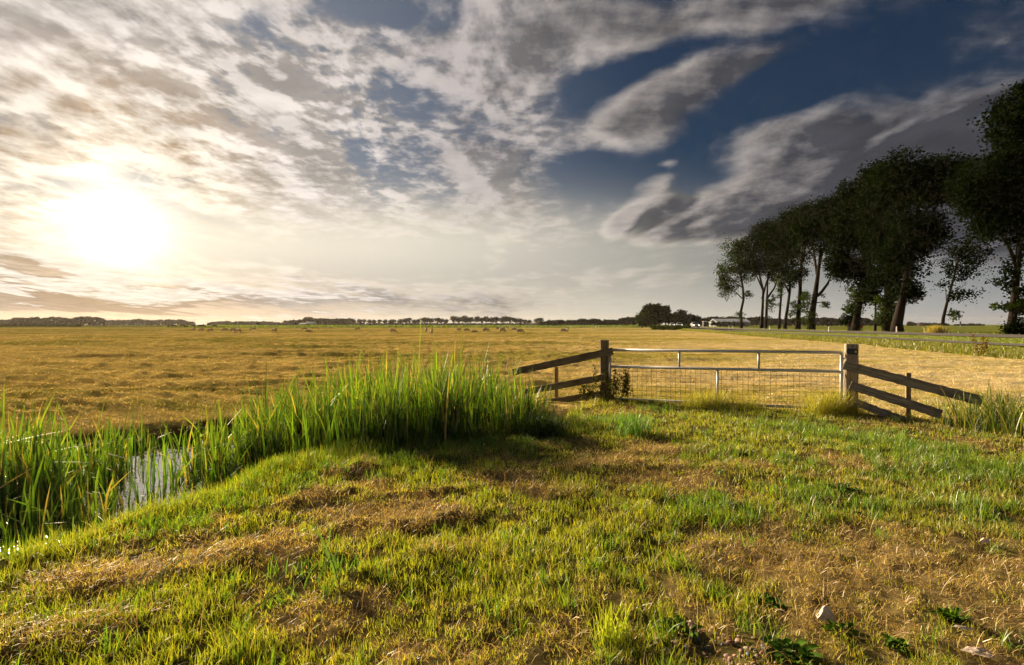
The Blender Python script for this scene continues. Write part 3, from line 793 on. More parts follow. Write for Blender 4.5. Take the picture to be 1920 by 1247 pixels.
def blob_clumps(blobs, Z, k=1.0):
    """ellipsoids (u, v, ru, rv) on the picture at depth Z -> clump centres in the volume, more towards the outside"""
    CC = []; RR = []
    for bl in blobs:
        u, v, ru, rv = bl[:4]; kw = bl[4] if len(bl) > 4 else 1.0
        if kw == 1.0: ru *= 1.25; rv *= 1.10
        c = at(u, v, Z); rx = ru * Z / F; rz = rv * Z / F; ry = min(rx * 1.0, 6.0)
        n = max(6, int(ru * rv * .145 * k * kw * max(.8, Z / 80) ** .9))
        d = rng.normal(0, 1, (n, 3)); d /= np.linalg.norm(d, axis=1, keepdims=True)
        q = rng.random(n) ** .45
        # uneven outline: push by direction
        q *= .62 + .72 * vnoise(d[:, 0] * 2.2 + u, d[:, 2] * 2.2 + v, 5)
        p = d * q[:, None] * np.array([rx, ry, rz]) + np.array([c.x, c.y, c.z])
        gp_ = vnoise(p[:, 0] * .42 + p[:, 1] * .3 + u, p[:, 2] * .5, 17) > .21
        p = p[gp_]; n = len(p)
        CC.append(p); RR.append(np.full(n, .19 * (rx + rz) / 2 + .35) * rng.uniform(.6, 1.3, n))
    return np.concatenate(CC), np.concatenate(RR)

def tree(name, label, base, Z, trunk, blobs, group='big trees along the road', limbs=None, ivy=None, size=.34, cols=DARKG, per=16, k=1.0, dead=False, limb_r=.4):
    b = at(base[0], base[1], Z); gz = H1(b.x, b.y)
    root = empty(name, (b.x, b.y, gz)); tag(root, label, 'tree', group)
    mb = MB()
    pts = [Vector((b.x, b.y, gz - .3))] + [at(u, v, Z + dz) for (u, v, r, dz) in [(q + (0,))[:4] for q in trunk]]
    rr = [trunk[0][2] * .85] + [q[2] * .62 for q in trunk]
    mb.tube(pts, rr, 9)
    top = pts[-1]
    tips = [(q[0], q[1], 0) for q in blobs] if limbs is None else []
    for i, (u, v, _) in enumerate(tips):
        p = at(u, v, Z + random.uniform(-1.5, 1.5))
        # leaves the trunk at the nearest lower point
        cand = [q for q in pts[1:] if q.z < p.z - .5] or [pts[1]]
        s = min(cand, key=lambda q: (q - p).length)
        mid = s.lerp(p, .5) + Vector((0, 0, .12 * (p - s).length))
        r0 = rr[-1] * .8 if (p - s).length > 2 else rr[-1] * .5
        mb.tube([s, s.lerp(mid, .5), mid, mid.lerp(p, .6), p], [r0, r0 * .85, r0 * .65, r0 * .4, r0 * .15], 6)
        for _ in range(3):
            q = mid.lerp(p, random.random()); e = q + Vector((random.uniform(-1, 1), random.uniform(-1, 1), random.uniform(.1, 1))) * ((p - s).length * .35)
            mb.tube([q, q.lerp(e, .5) + Vector((0, 0, .15)), e], [r0 * .35, r0 * .2, r0 * .06], 5)
    for L_ in (limbs or []):
        P = [at(u, v, Z + dz) for (u, v, r, dz) in L_]; mb.tube(P, [q[2] * .7 for q in L_], 7)
    mb.build('trunk', M['bark'], root, smooth=True)
    C, Rr = blob_clumps(blobs, Z, k)
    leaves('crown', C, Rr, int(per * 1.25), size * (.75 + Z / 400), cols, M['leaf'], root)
    if ivy:
        C, Rr = blob_clumps(ivy, Z, 1.3)
        leaves('ivy', C, Rr * .7, per, size * .8, MIDG, M['leaf'], root)
    return root

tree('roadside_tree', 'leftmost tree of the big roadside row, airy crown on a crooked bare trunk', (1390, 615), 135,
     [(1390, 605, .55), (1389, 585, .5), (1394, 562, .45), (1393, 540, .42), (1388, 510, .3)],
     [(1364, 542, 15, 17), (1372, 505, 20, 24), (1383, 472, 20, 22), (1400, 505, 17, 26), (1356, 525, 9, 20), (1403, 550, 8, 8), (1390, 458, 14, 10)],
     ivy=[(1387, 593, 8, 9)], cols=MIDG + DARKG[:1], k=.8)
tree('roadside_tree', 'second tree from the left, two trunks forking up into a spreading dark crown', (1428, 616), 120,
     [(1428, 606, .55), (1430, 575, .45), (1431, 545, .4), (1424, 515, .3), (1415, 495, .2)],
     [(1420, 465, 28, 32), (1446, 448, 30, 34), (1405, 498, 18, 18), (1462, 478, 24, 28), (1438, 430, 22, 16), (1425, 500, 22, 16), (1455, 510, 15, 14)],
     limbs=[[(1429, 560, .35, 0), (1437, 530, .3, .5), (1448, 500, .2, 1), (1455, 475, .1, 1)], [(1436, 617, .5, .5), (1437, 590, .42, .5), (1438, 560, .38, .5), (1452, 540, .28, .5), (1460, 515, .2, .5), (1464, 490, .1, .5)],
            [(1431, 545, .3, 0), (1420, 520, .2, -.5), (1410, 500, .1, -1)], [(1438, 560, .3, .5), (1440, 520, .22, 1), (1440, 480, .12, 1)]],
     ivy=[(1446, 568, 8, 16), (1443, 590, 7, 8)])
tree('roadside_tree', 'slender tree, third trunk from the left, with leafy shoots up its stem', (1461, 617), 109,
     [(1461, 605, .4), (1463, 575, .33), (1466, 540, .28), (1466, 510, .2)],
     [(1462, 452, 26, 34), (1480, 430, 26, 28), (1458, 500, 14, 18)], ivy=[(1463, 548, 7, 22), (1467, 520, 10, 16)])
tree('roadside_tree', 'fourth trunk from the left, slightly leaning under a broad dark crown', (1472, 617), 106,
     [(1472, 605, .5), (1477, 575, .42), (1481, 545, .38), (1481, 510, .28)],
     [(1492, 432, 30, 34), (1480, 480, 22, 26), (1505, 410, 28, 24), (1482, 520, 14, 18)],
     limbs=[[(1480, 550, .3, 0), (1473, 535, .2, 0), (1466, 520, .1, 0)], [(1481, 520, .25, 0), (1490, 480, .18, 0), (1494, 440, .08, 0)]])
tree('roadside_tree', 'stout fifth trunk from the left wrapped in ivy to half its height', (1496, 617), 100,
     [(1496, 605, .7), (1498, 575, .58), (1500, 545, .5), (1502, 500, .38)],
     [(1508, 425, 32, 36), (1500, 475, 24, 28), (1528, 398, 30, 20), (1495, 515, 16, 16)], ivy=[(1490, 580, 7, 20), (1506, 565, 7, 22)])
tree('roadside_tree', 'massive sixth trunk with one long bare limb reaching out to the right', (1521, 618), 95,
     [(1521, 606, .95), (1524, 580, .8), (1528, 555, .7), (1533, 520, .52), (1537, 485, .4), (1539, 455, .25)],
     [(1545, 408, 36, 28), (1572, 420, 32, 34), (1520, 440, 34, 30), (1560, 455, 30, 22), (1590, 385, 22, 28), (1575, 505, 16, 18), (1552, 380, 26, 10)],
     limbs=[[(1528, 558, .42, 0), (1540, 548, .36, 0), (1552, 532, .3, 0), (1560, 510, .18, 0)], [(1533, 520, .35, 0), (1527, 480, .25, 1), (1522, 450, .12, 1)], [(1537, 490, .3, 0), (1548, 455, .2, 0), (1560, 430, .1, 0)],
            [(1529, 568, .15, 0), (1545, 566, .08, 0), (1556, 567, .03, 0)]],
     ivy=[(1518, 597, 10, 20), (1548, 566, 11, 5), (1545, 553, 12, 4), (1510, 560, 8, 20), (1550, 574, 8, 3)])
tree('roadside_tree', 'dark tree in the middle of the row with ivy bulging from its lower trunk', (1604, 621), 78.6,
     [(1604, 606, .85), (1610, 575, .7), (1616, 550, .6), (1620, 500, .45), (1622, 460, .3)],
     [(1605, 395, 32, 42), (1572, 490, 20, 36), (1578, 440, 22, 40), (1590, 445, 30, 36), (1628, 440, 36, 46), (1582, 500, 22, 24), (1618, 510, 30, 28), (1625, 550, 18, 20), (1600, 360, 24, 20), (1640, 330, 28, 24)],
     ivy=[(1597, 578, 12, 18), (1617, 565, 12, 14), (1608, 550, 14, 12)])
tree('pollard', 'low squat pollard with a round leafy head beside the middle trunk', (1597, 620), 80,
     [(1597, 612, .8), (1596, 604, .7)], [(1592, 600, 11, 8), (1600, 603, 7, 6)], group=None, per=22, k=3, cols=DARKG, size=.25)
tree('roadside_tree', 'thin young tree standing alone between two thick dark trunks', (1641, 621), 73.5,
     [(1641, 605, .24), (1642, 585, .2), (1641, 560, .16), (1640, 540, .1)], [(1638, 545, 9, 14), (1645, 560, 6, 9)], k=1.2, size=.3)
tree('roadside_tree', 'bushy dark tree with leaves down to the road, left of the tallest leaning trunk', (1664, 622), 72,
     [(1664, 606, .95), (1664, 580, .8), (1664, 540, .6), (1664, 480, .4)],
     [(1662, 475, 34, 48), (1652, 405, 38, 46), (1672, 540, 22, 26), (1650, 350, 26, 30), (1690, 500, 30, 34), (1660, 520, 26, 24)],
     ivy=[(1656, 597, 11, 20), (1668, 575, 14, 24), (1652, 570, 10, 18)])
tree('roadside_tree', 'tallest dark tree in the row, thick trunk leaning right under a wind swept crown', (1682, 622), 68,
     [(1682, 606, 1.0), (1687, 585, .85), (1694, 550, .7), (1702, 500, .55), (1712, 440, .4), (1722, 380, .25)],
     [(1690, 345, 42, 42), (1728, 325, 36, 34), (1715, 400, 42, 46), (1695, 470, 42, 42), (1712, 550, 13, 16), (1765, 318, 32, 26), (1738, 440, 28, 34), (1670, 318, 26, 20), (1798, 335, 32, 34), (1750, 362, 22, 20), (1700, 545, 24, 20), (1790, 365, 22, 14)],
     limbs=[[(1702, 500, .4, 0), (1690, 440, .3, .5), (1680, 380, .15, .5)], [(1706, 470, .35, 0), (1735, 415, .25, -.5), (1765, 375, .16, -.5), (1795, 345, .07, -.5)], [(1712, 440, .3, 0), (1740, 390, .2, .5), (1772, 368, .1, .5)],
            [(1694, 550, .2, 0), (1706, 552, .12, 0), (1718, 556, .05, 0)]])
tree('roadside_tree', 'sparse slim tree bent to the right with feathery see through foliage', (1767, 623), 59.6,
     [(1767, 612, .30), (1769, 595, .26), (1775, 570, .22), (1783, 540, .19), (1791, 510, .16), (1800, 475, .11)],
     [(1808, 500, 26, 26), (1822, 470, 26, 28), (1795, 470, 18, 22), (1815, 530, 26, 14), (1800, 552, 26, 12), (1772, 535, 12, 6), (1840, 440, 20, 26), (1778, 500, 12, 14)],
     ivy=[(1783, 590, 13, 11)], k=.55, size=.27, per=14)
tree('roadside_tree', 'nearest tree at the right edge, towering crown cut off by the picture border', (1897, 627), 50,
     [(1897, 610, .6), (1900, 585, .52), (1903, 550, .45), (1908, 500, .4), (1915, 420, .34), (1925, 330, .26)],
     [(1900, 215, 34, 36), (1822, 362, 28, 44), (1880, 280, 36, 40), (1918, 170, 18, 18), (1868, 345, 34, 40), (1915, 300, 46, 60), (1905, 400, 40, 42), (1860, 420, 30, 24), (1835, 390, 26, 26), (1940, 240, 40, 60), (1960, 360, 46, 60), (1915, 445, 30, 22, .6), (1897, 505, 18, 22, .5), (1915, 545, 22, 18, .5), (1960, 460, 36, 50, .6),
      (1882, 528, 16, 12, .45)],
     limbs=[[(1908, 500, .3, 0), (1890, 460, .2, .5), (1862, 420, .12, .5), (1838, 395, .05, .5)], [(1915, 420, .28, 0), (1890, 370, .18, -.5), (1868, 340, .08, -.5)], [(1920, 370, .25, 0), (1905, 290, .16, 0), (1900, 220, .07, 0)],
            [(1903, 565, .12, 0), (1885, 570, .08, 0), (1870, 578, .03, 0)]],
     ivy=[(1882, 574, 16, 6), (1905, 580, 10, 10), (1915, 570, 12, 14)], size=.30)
tree('roadside_bush', 'dense dark bush round the foot of the nearest tree at the right edge', (1905, 628), 49.5,
     [(1905, 622, .1), (1905, 612, .06)], [(1908, 614, 16, 9), (1892, 619, 9, 6), (1922, 610, 16, 12)], group=None, k=2.2, size=.2)

# tree groups near the far end of the road
def far_tree(name, label, base, Z, blobs, group, cols=DARKG, k=7.0, size=.7, per=14, tw=.35, mat='far_leaf'):
    b = at(base[0], base[1], Z); gz = H1(b.x, b.y)
    root = empty(name, (b.x, b.y, gz)); tag(root, label, 'tree', group)
    mb = MB(); p = at(blobs[0][0], blobs[0][1], Z); mb.tube([Vector((b.x, b.y, gz - .3)), Vector((b.x, b.y, gz + 1.5)), p], [tw, tw * .8, tw * .3], 6); mb.build('trunk', M['bark'], root)
    C, Rr = blob_clumps(blobs, Z, k); leaves('crown', C, Rr, per, size, cols, M[mat], root); return root
far_tree('field_tree', 'tall round tree topping the dark clump where the road meets the horizon', (1222, 612), 235, [(1224, 584, 11, 13), (1218, 592, 9, 12), (1226, 597, 9, 10)], 'clump of trees on the far road', cols=MIDG + DARKG[:2])
far_tree('field_tree', 'low wide tree on the left shoulder of the dark clump by the far road', (1204, 612), 240, [(1203, 597, 9, 9), (1211, 590, 8, 10), (1207, 604, 10, 6)], 'clump of trees on the far road', cols=MIDG)
far_tree('field_tree', 'narrow upright tree on the right side of the dark clump by the far road', (1248, 612), 235, [(1247, 586, 7, 12), (1243, 594, 6, 10), (1251, 595, 7, 9)], 'clump of trees on the far road', cols=MIDG + DARKG[:2])
far_tree('field_tree', 'middle tree of the dark clump with a forked top and bare lower stem', (1236, 612), 237, [(1235, 588, 7, 13), (1238, 597, 7, 8)], 'clump of trees on the far road', cols=MIDG + DARKG[:2])
far_tree('field_tree', 'round topped tree above the first white car on the far road', (1274, 610), 300, [(1274, 592, 11, 8), (1268, 597, 8, 7), (1281, 597, 7, 7)], 'trees over the far cars', size=.8)
far_tree('field_tree', 'broad dark tree between the round topped tree and the pale shed', (1296, 610), 320, [(1297, 598, 11, 7), (1288, 600, 9, 6), (1306, 602, 8, 5)], 'trees over the far cars', size=.8)

def hedge(name, label, u0, u1, v0, v1, Z, cols, n=None, size=.4, Z1=None, cat='hedge'):
    """low clipped or wild mass between two picture columns"""
    Z1 = Z1 or Z; n = n or max(30, int((u1 - u0) * 6))
    q = rng.random(n); ZZ = Z + (Z1 - Z) * q
    C = np.array([tuple(at(u0 + (u1 - u0) * a, v1 + (v0 - v1) * (rng.random() ** .9) * (.7 + .3 * math.sin(a * 40)), z)) for a, z in zip(q, ZZ)])
    C[:, 1] += rng.normal(0, Z * .004, n)
    gz = H(C[:, 0], C[:, 1]); C[:, 2] = np.maximum(C[:, 2], gz + .1)
    b = Vector((float(C[:, 0].mean()), float(C[:, 1].mean()), float(gz.mean())))
    root = empty(name, b); tag(root, label, cat)
    leaves('foliage', C, np.full(n, Z * .0022 + .15), 14, size, cols, M['far_leaf'], root); return root
hedge('hedge', 'dark bushy hedge at the field corner in front of the far tree clump', 1222, 1292, 610.5, 616.5, 152, MIDG + [[.06, .08, .015], [.09, .10, .02]], 420, .3, 140)
hedge('hedge', 'dark clipped hedge standing in front of the pale roofed shed', 1334, 1398, 603.5, 609.5, 385, DARKG, 220, .8)
hedge('hedge', 'long dark hedge line on the left horizon under the hazy woods', -60, 150, 608.6, 612.5, 330, [[.05, .05, .012], [.04, .04, .012]], 800, .7)

# woods on the horizon: masses
def wood_mass(label, prof, Z, cols=DARKG, base=609.5, size=1.6, depth=14, k=1.0):
    """prof: (u, top v) outline of the wood; crowns heap up behind it"""
    C = []
    for (u0, v0), (u1, v1) in zip(prof[:-1], prof[1:]):
        n = int(abs(u1 - u0) * 7 * k) + 3
        for _ in range(n):
            q = random.random(); v = v0 + (v1 - v0) * q; lum = 1.3 * abs(math.sin((u0 + (u1 - u0) * q) * .55)) + .8 * abs(math.sin((u0 + (u1 - u0) * q) * .23 + 1))
            top = v + 1.1 - lum
            C.append(at(u0 + (u1 - u0) * q, top + (base - top) * random.random() ** 1.4, Z + random.uniform(-depth, depth)))
    C = np.array([tuple(c) for c in C])
    o = leaves('woods', C, np.full(len(C), .0013 * Z + .3), 10, size, cols, M['far_leaf'])
    tag(o, label, 'woods', kind='stuff'); return o
wood_mass('hazy wood on the far left horizon beneath the sun', [(-80, 602), (0, 601), (22, 601), (24, 598), (35, 597), (50, 598.5), (60, 595.5), (70, 596), (74, 599), (95, 596), (112, 596), (125, 599), (138, 599)], 620)
wood_mass('hazy round topped wood right of the lowest horizon wood on the left', [(139, 597), (145, 595.5), (170, 595.5), (178, 597), (185, 595.5), (193, 600), (197, 602)], 600)
wood_mass('long thin hazy wood under the bright sky left of the grazing cows', [(197, 602), (240, 601.5), (260, 599.5), (290, 602), (300, 601), (340, 600.5), (352, 604), (365, 606)], 760)
wood_mass('low far wood between the dark cows and the white roofs', [(390, 607), (405, 604), (432, 604), (436, 607), (440, 604.5), (480, 604), (510, 605), (528, 607), (533, 603), (545, 602.5)], 780)
wood_mass('dark wood with white roofs below it on the middle horizon', [(545, 602), (566, 601.5), (572, 596.5), (584, 596), (586, 599), (605, 598.5), (620, 600), (630, 598.8), (645, 599), (652, 601)], 640)
wood_mass('low far scrub behind the row of thin trunked poplars', [(650, 606), (700, 607), (800, 607.3), (900, 607.6), (1015, 607.3)], 760, k=.4)
wood_mass('bushy tree belt on the horizon left of the gate', [(1012, 605), (1022, 605), (1030, 602), (1040, 603), (1050, 600.5), (1056, 604), (1066, 602.5), (1080, 602), (1090, 599.5), (1100, 601)], 460, size=1.3)
wood_mass('tree belt rising towards the dark clump on the far road', [(1100, 601), (1118, 599.5), (1128, 602), (1140, 601), (1155, 602.5), (1170, 597.5), (1182, 596), (1192, 597)], 430, size=1.2)
wood_mass('woods behind the pale roofed shed', [(1255, 603), (1290, 600), (1318, 599), (1332, 595.5), (1352, 596), (1360, 597), (1370, 594), (1378, 596), (1400, 598), (1425, 595), (1440, 598)], 470, size=1.3)
wood_mass('woods seen between the trunks of the roadside row', [(1440, 599), (1470, 600), (1530, 598), (1552, 597), (1575, 600), (1600, 596), (1625, 598), (1635, 603), (1655, 604)], 420, size=1.2)
wood_mass('tiny trees round the farm on the right horizon', [(1702, 607), (1706, 604), (1712, 606), (1718, 608)], 520, base=610.2, size=1.0)
wood_mass('scattered low trees right of the farm on the horizon', [(1738, 608), (1743, 606.5), (1748, 608.5), (1754, 607), (1762, 608.5), (1772, 607.2), (1778, 608.5)], 520, base=610.2, size=1.0, k=.7)
wood_mass('low bushes on the far right horizon', [(1790, 610), (1812, 608.5), (1825, 608.3), (1845, 609.8)], 560, base=610.8, size=1.0, k=.5)

# row of poplars with visible stems
def poplar_mesh(seed):
    rnd = np.random.default_rng(seed)
    n = 60
    d = rnd.normal(0, 1, (n, 3)); d /= np.linalg.norm(d, axis=1, keepdims=True)
    C = d * (rnd.random(n) ** .4)[:, None] * np.array([3.6, 3.4, 2.3]) + np.array([0, 0, 5.9])
    return C
protos = []
rowx = list(np.arange(655, 1014, 9.2))
for i, u in enumerate(rowx):
    Z = 600 + 12 * math.sin(i * .7)
    p = at(u + random.uniform(-4, 4), 609, Z)
    hs = 1.0 + (.16 if 840 < u < 960 else -.05) + random.uniform(-.16, .14)
    if i < 3:
        root = empty('poplar', (p.x, p.y, 0))
        mb = MB(); mb.tube([(p.x, p.y, -.2), (p.x + .1, p.y, 2.5), (p.x - .1, p.y, 5.5)], [.34, .28, .14], 6)
        mb.tube([(p.x, p.y, 2.6), (p.x + 1.3, p.y, 5.0)], [.14, .06], 5); mb.tube([(p.x, p.y, 2.9), (p.x - 1.4, p.y, 5.2)], [.14, .06], 5)
        mb.build('trunk', M['bark'], root)
        C = poplar_mesh(i) + np.array([p.x, p.y, 0]); leaves('crown', C, np.full(len(C), 1.1), 12, 1.0, DARKG, M['far_leaf'], root)
        protos.append(root)
    else:
        root = copy_tree(protos[i % 3]); root.location = (p.x, p.y, 0); root.rotation_euler = (0, 0, random.uniform(0, 6.28))
    root.scale = (hs, hs, hs)
    tag(root, 'distant poplar in the thin trunked row on the horizon beyond the field', 'tree', 'row of distant poplars')

# ------------------------------------------------------------------ buildings and masts far off
def shed():
    a = at(1336, 612, 400); b = at(1399, 612, 400)
    root = empty('farm_shed', ((a.x + b.x) / 2, 400, 0)); tag(root, 'long farm shed with a pale metal roof behind a dark hedge', 'shed')
    x0, x1, y0, y1 = a.x, b.x, 392, 408
    mb = MB(); mb.box(x0 + .3, x1 - .3, y0 + .3, y1 - .3, 0, 3.2); mb.build('wall', M['shed_wall'], root)
    mb = MB(); zr, ze = 5.7, 3.0; ym = (y0 + y1) / 2
    mb.add([(x0, y0, ze), (x1, y0, ze), (x1, ym, zr), (x0, ym, zr), (x1, y1, ze), (x0, y1, ze), (x0, y0, ze - .2), (x1, y0, ze - .2), (x1, ym, zr - .2), (x0, ym, zr - .2), (x1, y1, ze - .2), (x0, y1, ze - .2)],
           [(0, 1, 2, 3), (3, 2, 4, 5), (6, 9, 8, 7), (9, 11, 10, 8), (0, 6, 7, 1), (5, 4, 10, 11), (0, 3, 9, 6), (3, 5, 11, 9), (1, 7, 8, 2), (2, 8, 10, 4)])
    rf = mb.build('roof', M['metal_roof'], root)
    for q in (.18, .55, .8):
        mb = MB(); xx = x0 + (x1 - x0) * q; mb.add([(xx, y0 - .02, ze + .02), (xx + .25, y0 - .02, ze + .02), (xx + .25, ym, zr + .03), (xx, ym, zr + .03)], [(0, 1, 2, 3)])
        mb.build('roof_joint', M['mast'], rf)
    mb = MB(); mb.box(x0 + 8, x0 + 11, y0 + .24, y0 + .28, 0, 2.9); mb.build('door', M['white_paint'], root)
shed()
def low_building(name, label, u0, u1, Z, eave, ridge, rmat, wmat, cat, dep=8):
    a = at(u0, 610, Z); b = at(u1, 610, Z)
    root = empty(name, ((a.x + b.x) / 2, Z, 0)); tag(root, label, cat)
    mb = MB(); mb.box(a.x + .3, b.x - .3, Z - dep / 2 + .3, Z + dep / 2 - .3, 0, eave); mb.build('wall', wmat, root)
    mb = MB(); x0, x1, y0, y1, ym = a.x, b.x, Z - dep / 2, Z + dep / 2, Z
    i = min(2.0, (x1 - x0) * .12)
    mb.add([(x0, y0, eave), (x1, y0, eave), (x1, y1, eave), (x0, y1, eave), (x0 + i, ym, ridge), (x1 - i, ym, ridge)], [(0, 1, 5, 4), (1, 2, 5), (2, 3, 4, 5), (3, 0, 4), (3, 2, 1, 0)])
    mb.build('roof', rmat, root)
low_building('farmhouse', 'small dark roofed farmhouse on the right horizon past the slim tree', 1719, 1738, 520, 1.6, 3.2, M['dark_roof'], M['brick'], 'house', 9)
low_building('farm_building', 'low white roofed building left of its twin under the middle horizon wood', 563, 576, 600, 2.0, 3.2, M['metal_roof'], M['shed_wall'], 'building')
low_building('farm_building', 'wider white roofed building right of its twin under the middle horizon wood', 576, 591, 604, 2.4, 4.2, M['metal_roof'], M['shed_wall'], 'building')
low_building('bus_shelter', 'small flat pale roadside hut right of the nearest car', 1317, 1326, 300, 3.0, 3.4, M['shed_wall'], M['dark_roof'], 'hut', 3)

for (u, v, Z, lab) in [(364, 597, 620, 'thin steel mast on the horizon right of the long hazy wood'), (446, 600.5, 700, 'short steel mast on the horizon left of the white roofs'), (517.5, 599.5, 640, 'lone thin mast just left of the middle horizon wood'),
                       (853, 595.5, 620, 'thin mast poking out above the distant poplar row'), (1069, 597, 480, 'thin mast above the bushy tree belt left of the gate')]:
    p = at(u, v, Z); root = empty('mast', (p.x, p.y, 0)); tag(root, lab, 'mast')
    mb = MB(); mb.tube([(p.x, p.y, 0), (p.x, p.y, p.z)], [.22, .12], 6); mb.build('pole', M['mast'], root)
    mb = MB(); mb.box(p.x - .6, p.x + .6, p.y - .08, p.y + .08, p.z * .86, p.z * .86 + .12); mb.build('crossarm', M['mast'], root)

# ------------------------------------------------------------------ animals
def skin_mesh(name, verts, edges, rad, mat, sub=2):
    me = bpy.data.meshes.new(name + '_skeleton'); me.from_pydata(verts, edges, [])
    o = bpy.data.objects.new(name + '_skeleton', me); col.objects.link(o)
    sk = o.modifiers.new('skin', 'SKIN'); sk.use_smooth_shade = True
    for i, r in enumerate(rad):
        d = me.skin_vertices[0].data[i]; d.radius = (r, r) if not isinstance(r, tuple) else r; d.use_root = (i == 0)
    s = o.modifiers.new('sub', 'SUBSURF'); s.levels = sub; s.render_levels = sub
    dg = bpy.context.evaluated_depsgraph_get(); ev = o.evaluated_get(dg)
    out = bpy.data.meshes.new_from_object(ev); out.name = name
    col.objects.unlink(o); bpy.data.objects.remove(o)
    out.materials.clear(); out.materials.append(mat)
    for p in out.polygons: p.use_smooth = True
    return out
def quad(s, head, lie=False, mat=None, name='sheep', cow=False):
    """grazing four-legged animal along +X; head 'down' or 'up'"""
    z = .30 * s if lie else (.52 if not cow else .95) * (1 if cow else s)
    k = 1.0 if not cow else 2.0
    br = .20 * k * (.9 if cow else 1.0)
    V = [(-.02 * k, 0, z), (-.30 * k, 0, z + .02 * k), (-.46 * k, 0, z - .02 * k), (.22 * k, 0, z + .0), (.40 * k, 0, z + .02 * k)]
    E = [(0, 1), (1, 2), (0, 3), (3, 4)]
    Rr = [br * 1.1, br * 1.1, br * .55, br * 1.1, br * .8]
    if head == 'down': H_ = [(.56 * k, 0, z - .12 * k), (.62 * k, 0, z - .28 * k), (.68 * k, 0, z - .42 * k)]; 
    else: H_ = [(.52 * k, 0, z + .18 * k), (.60 * k, 0, z + .30 * k), (.74 * k, 0, z + .25 * k)]
    if lie and head == 'down': H_ = [(.54 * k, 0, z - .02), (.64 * k, 0, z - .06), (.74 * k, 0, z - .12)]
    i = len(V); V += H_; E += [(4, i), (i, i + 1), (i + 1, i + 2)]; Rr += [br * .5, br * .4, br * .26]
    for sg_ in (-1, 1):      # ears
        j = len(V); V.append((H_[1][0] - .04 * k, sg_ * .12 * k, H_[1][2] + .03 * k)); E.append((i + 1, j)); Rr.append(br * .12)
    if not lie:
        for (lx, par, hind) in ((.28 * k, 3, 0), (-.34 * k, 1, 1)):
            for sg_ in (-1, 1):
                j = len(V)
                V += [(lx, sg_ * .11 * k, z - br * .75), (lx + (-.05 * k if hind else .01 * k), sg_ * .11 * k, z * .42), (lx + (-.01 if hind else .0), sg_ * .11 * k, .02 * k)]
                E += [(par, j), (j, j + 1), (j + 1, j + 2)]; Rr += [br * .38, br * .17, br * .15]
    j = len(V); V.append((-.53 * k, 0, z - .18 * k)); E.append((2, j)); Rr.append(br * .15)
    return skin_mesh(name, V, E, Rr, mat, 1)
SH = {'g': quad(1, 'down', mat=M['fleece']), 'u': quad(1, 'up', mat=M['fleece']), 'l': quad(1, 'down', True, M['fleece'])}
CW = {'g': quad(1, 'down', mat=M['cow'], name='cow', cow=True), 'u': quad(1, 'up', mat=M['cow'], name='cow', cow=True)}
def animal(name, me, u, vb, face, label, cat, group, Z=None, sc=1.0, zrot=0):
    p = on(u, vb, 0) if Z is None else at(u, vb, Z)
    o = bpy.data.objects.new(name, me); col.objects.link(o)
    o.location = (p.x, p.y, H1(p.x, p.y) + .02); o.rotation_euler = (0, 0, (math.pi if face < 0 else 0) + zrot); o.scale = (sc, sc, sc)
    tag(o, label, cat, group)
SHEEP = [(363, 622, -1, 'g', 'sheep farthest left of the flock, grazing head down below the dark cows'),
    (377.5, 623, -1, 'g', 'sheep second from the left of the flock, grazing close to its left neighbour'),
    (394.6, 623.5, -1, 'g', 'sheep third from the left of the flock, grazing alone below the cows'),
    (421.5, 623, -1, 'g', 'sheep grazing left of the pair of overlapping sheep under the short mast'),
    (437, 623.2, -1, 'g', 'rear sheep of the overlapping pair under the short mast'),
    (447, 625.3, -1, 'g', 'front sheep of the overlapping pair under the short mast'),
    (475, 622, -1, 'g', 'sheep grazing singly between the overlapping pair and the sheep below the lone mast'),
    (514.6, 625, -1, 'g', 'big sheep grazing alone directly below the lone thin mast'),
    (571, 620, -1, 'g', 'sheep grazing below the left white roof, above the lying sheep'),
    (578, 624.5, 1, 'l', 'pale sheep lying flat in the field below the white roofs'),
    (588.5, 618.5, -1, 'g', 'small far sheep below the right white roof'),
    (596.4, 619, 1, 'u', 'small far sheep with head up right of the white roofs'),
    (619.5, 618.8, 1, 'g', 'small far sheep left of the first distant poplars'),
    (670.5, 620.5, -1, 'g', 'lone sheep below the left end of the poplar row'),
    (736.5, 626, 1, 'g', 'large pale sheep grazing alone below the left half of the poplar row'),
    (799, 624.3, 1, 'u', 'upright sheep standing just left of the nearest sheep'),
    (809, 628.3, 1, 'u', 'nearest sheep of the flock, standing above the reed tops'),
    (828.6, 617, 1, 'u', 'tiny far sheep at the field edge below the middle poplars'),
    (861, 621, -1, 'l', 'dark low sheep lying left of a grazing one below the poplars'),
    (874.3, 624, 1, 'g', 'sheep grazing right beside the low lying dark one'),
    (888.8, 625, 1, 'l', 'small lying sheep left of the long bodied grazing one'),
    (911, 626, 1, 'g', 'long bodied sheep grazing left of the cluster of four'),
    (932.8, 619.5, 1, 'u', 'far upright sheep behind the cluster of four below the poplar end'),
    (943, 619.8, 1, 'u', 'pale far sheep with raised head behind the front sheep of the cluster'),
    (942, 625.5, 1, 'g', 'front left sheep of the cluster of four below the poplar end'),
    (964, 622.5, -1, 'g', 'rear sheep of the cluster facing left below the poplar end'),
    (974.5, 626, 1, 'g', 'front right sheep of the cluster of four below the poplar end'),
    (952, 617.5, 1, 'u', 'tiny pale sheep at the green field edge below the poplar end'),
    (1056, 625, 1, 'g', 'sheep of the pair left of the gate, dark side towards the viewer'),
    (1062.7, 624.8, 1, 'u', 'brighter upright sheep of the pair left of the gate')]
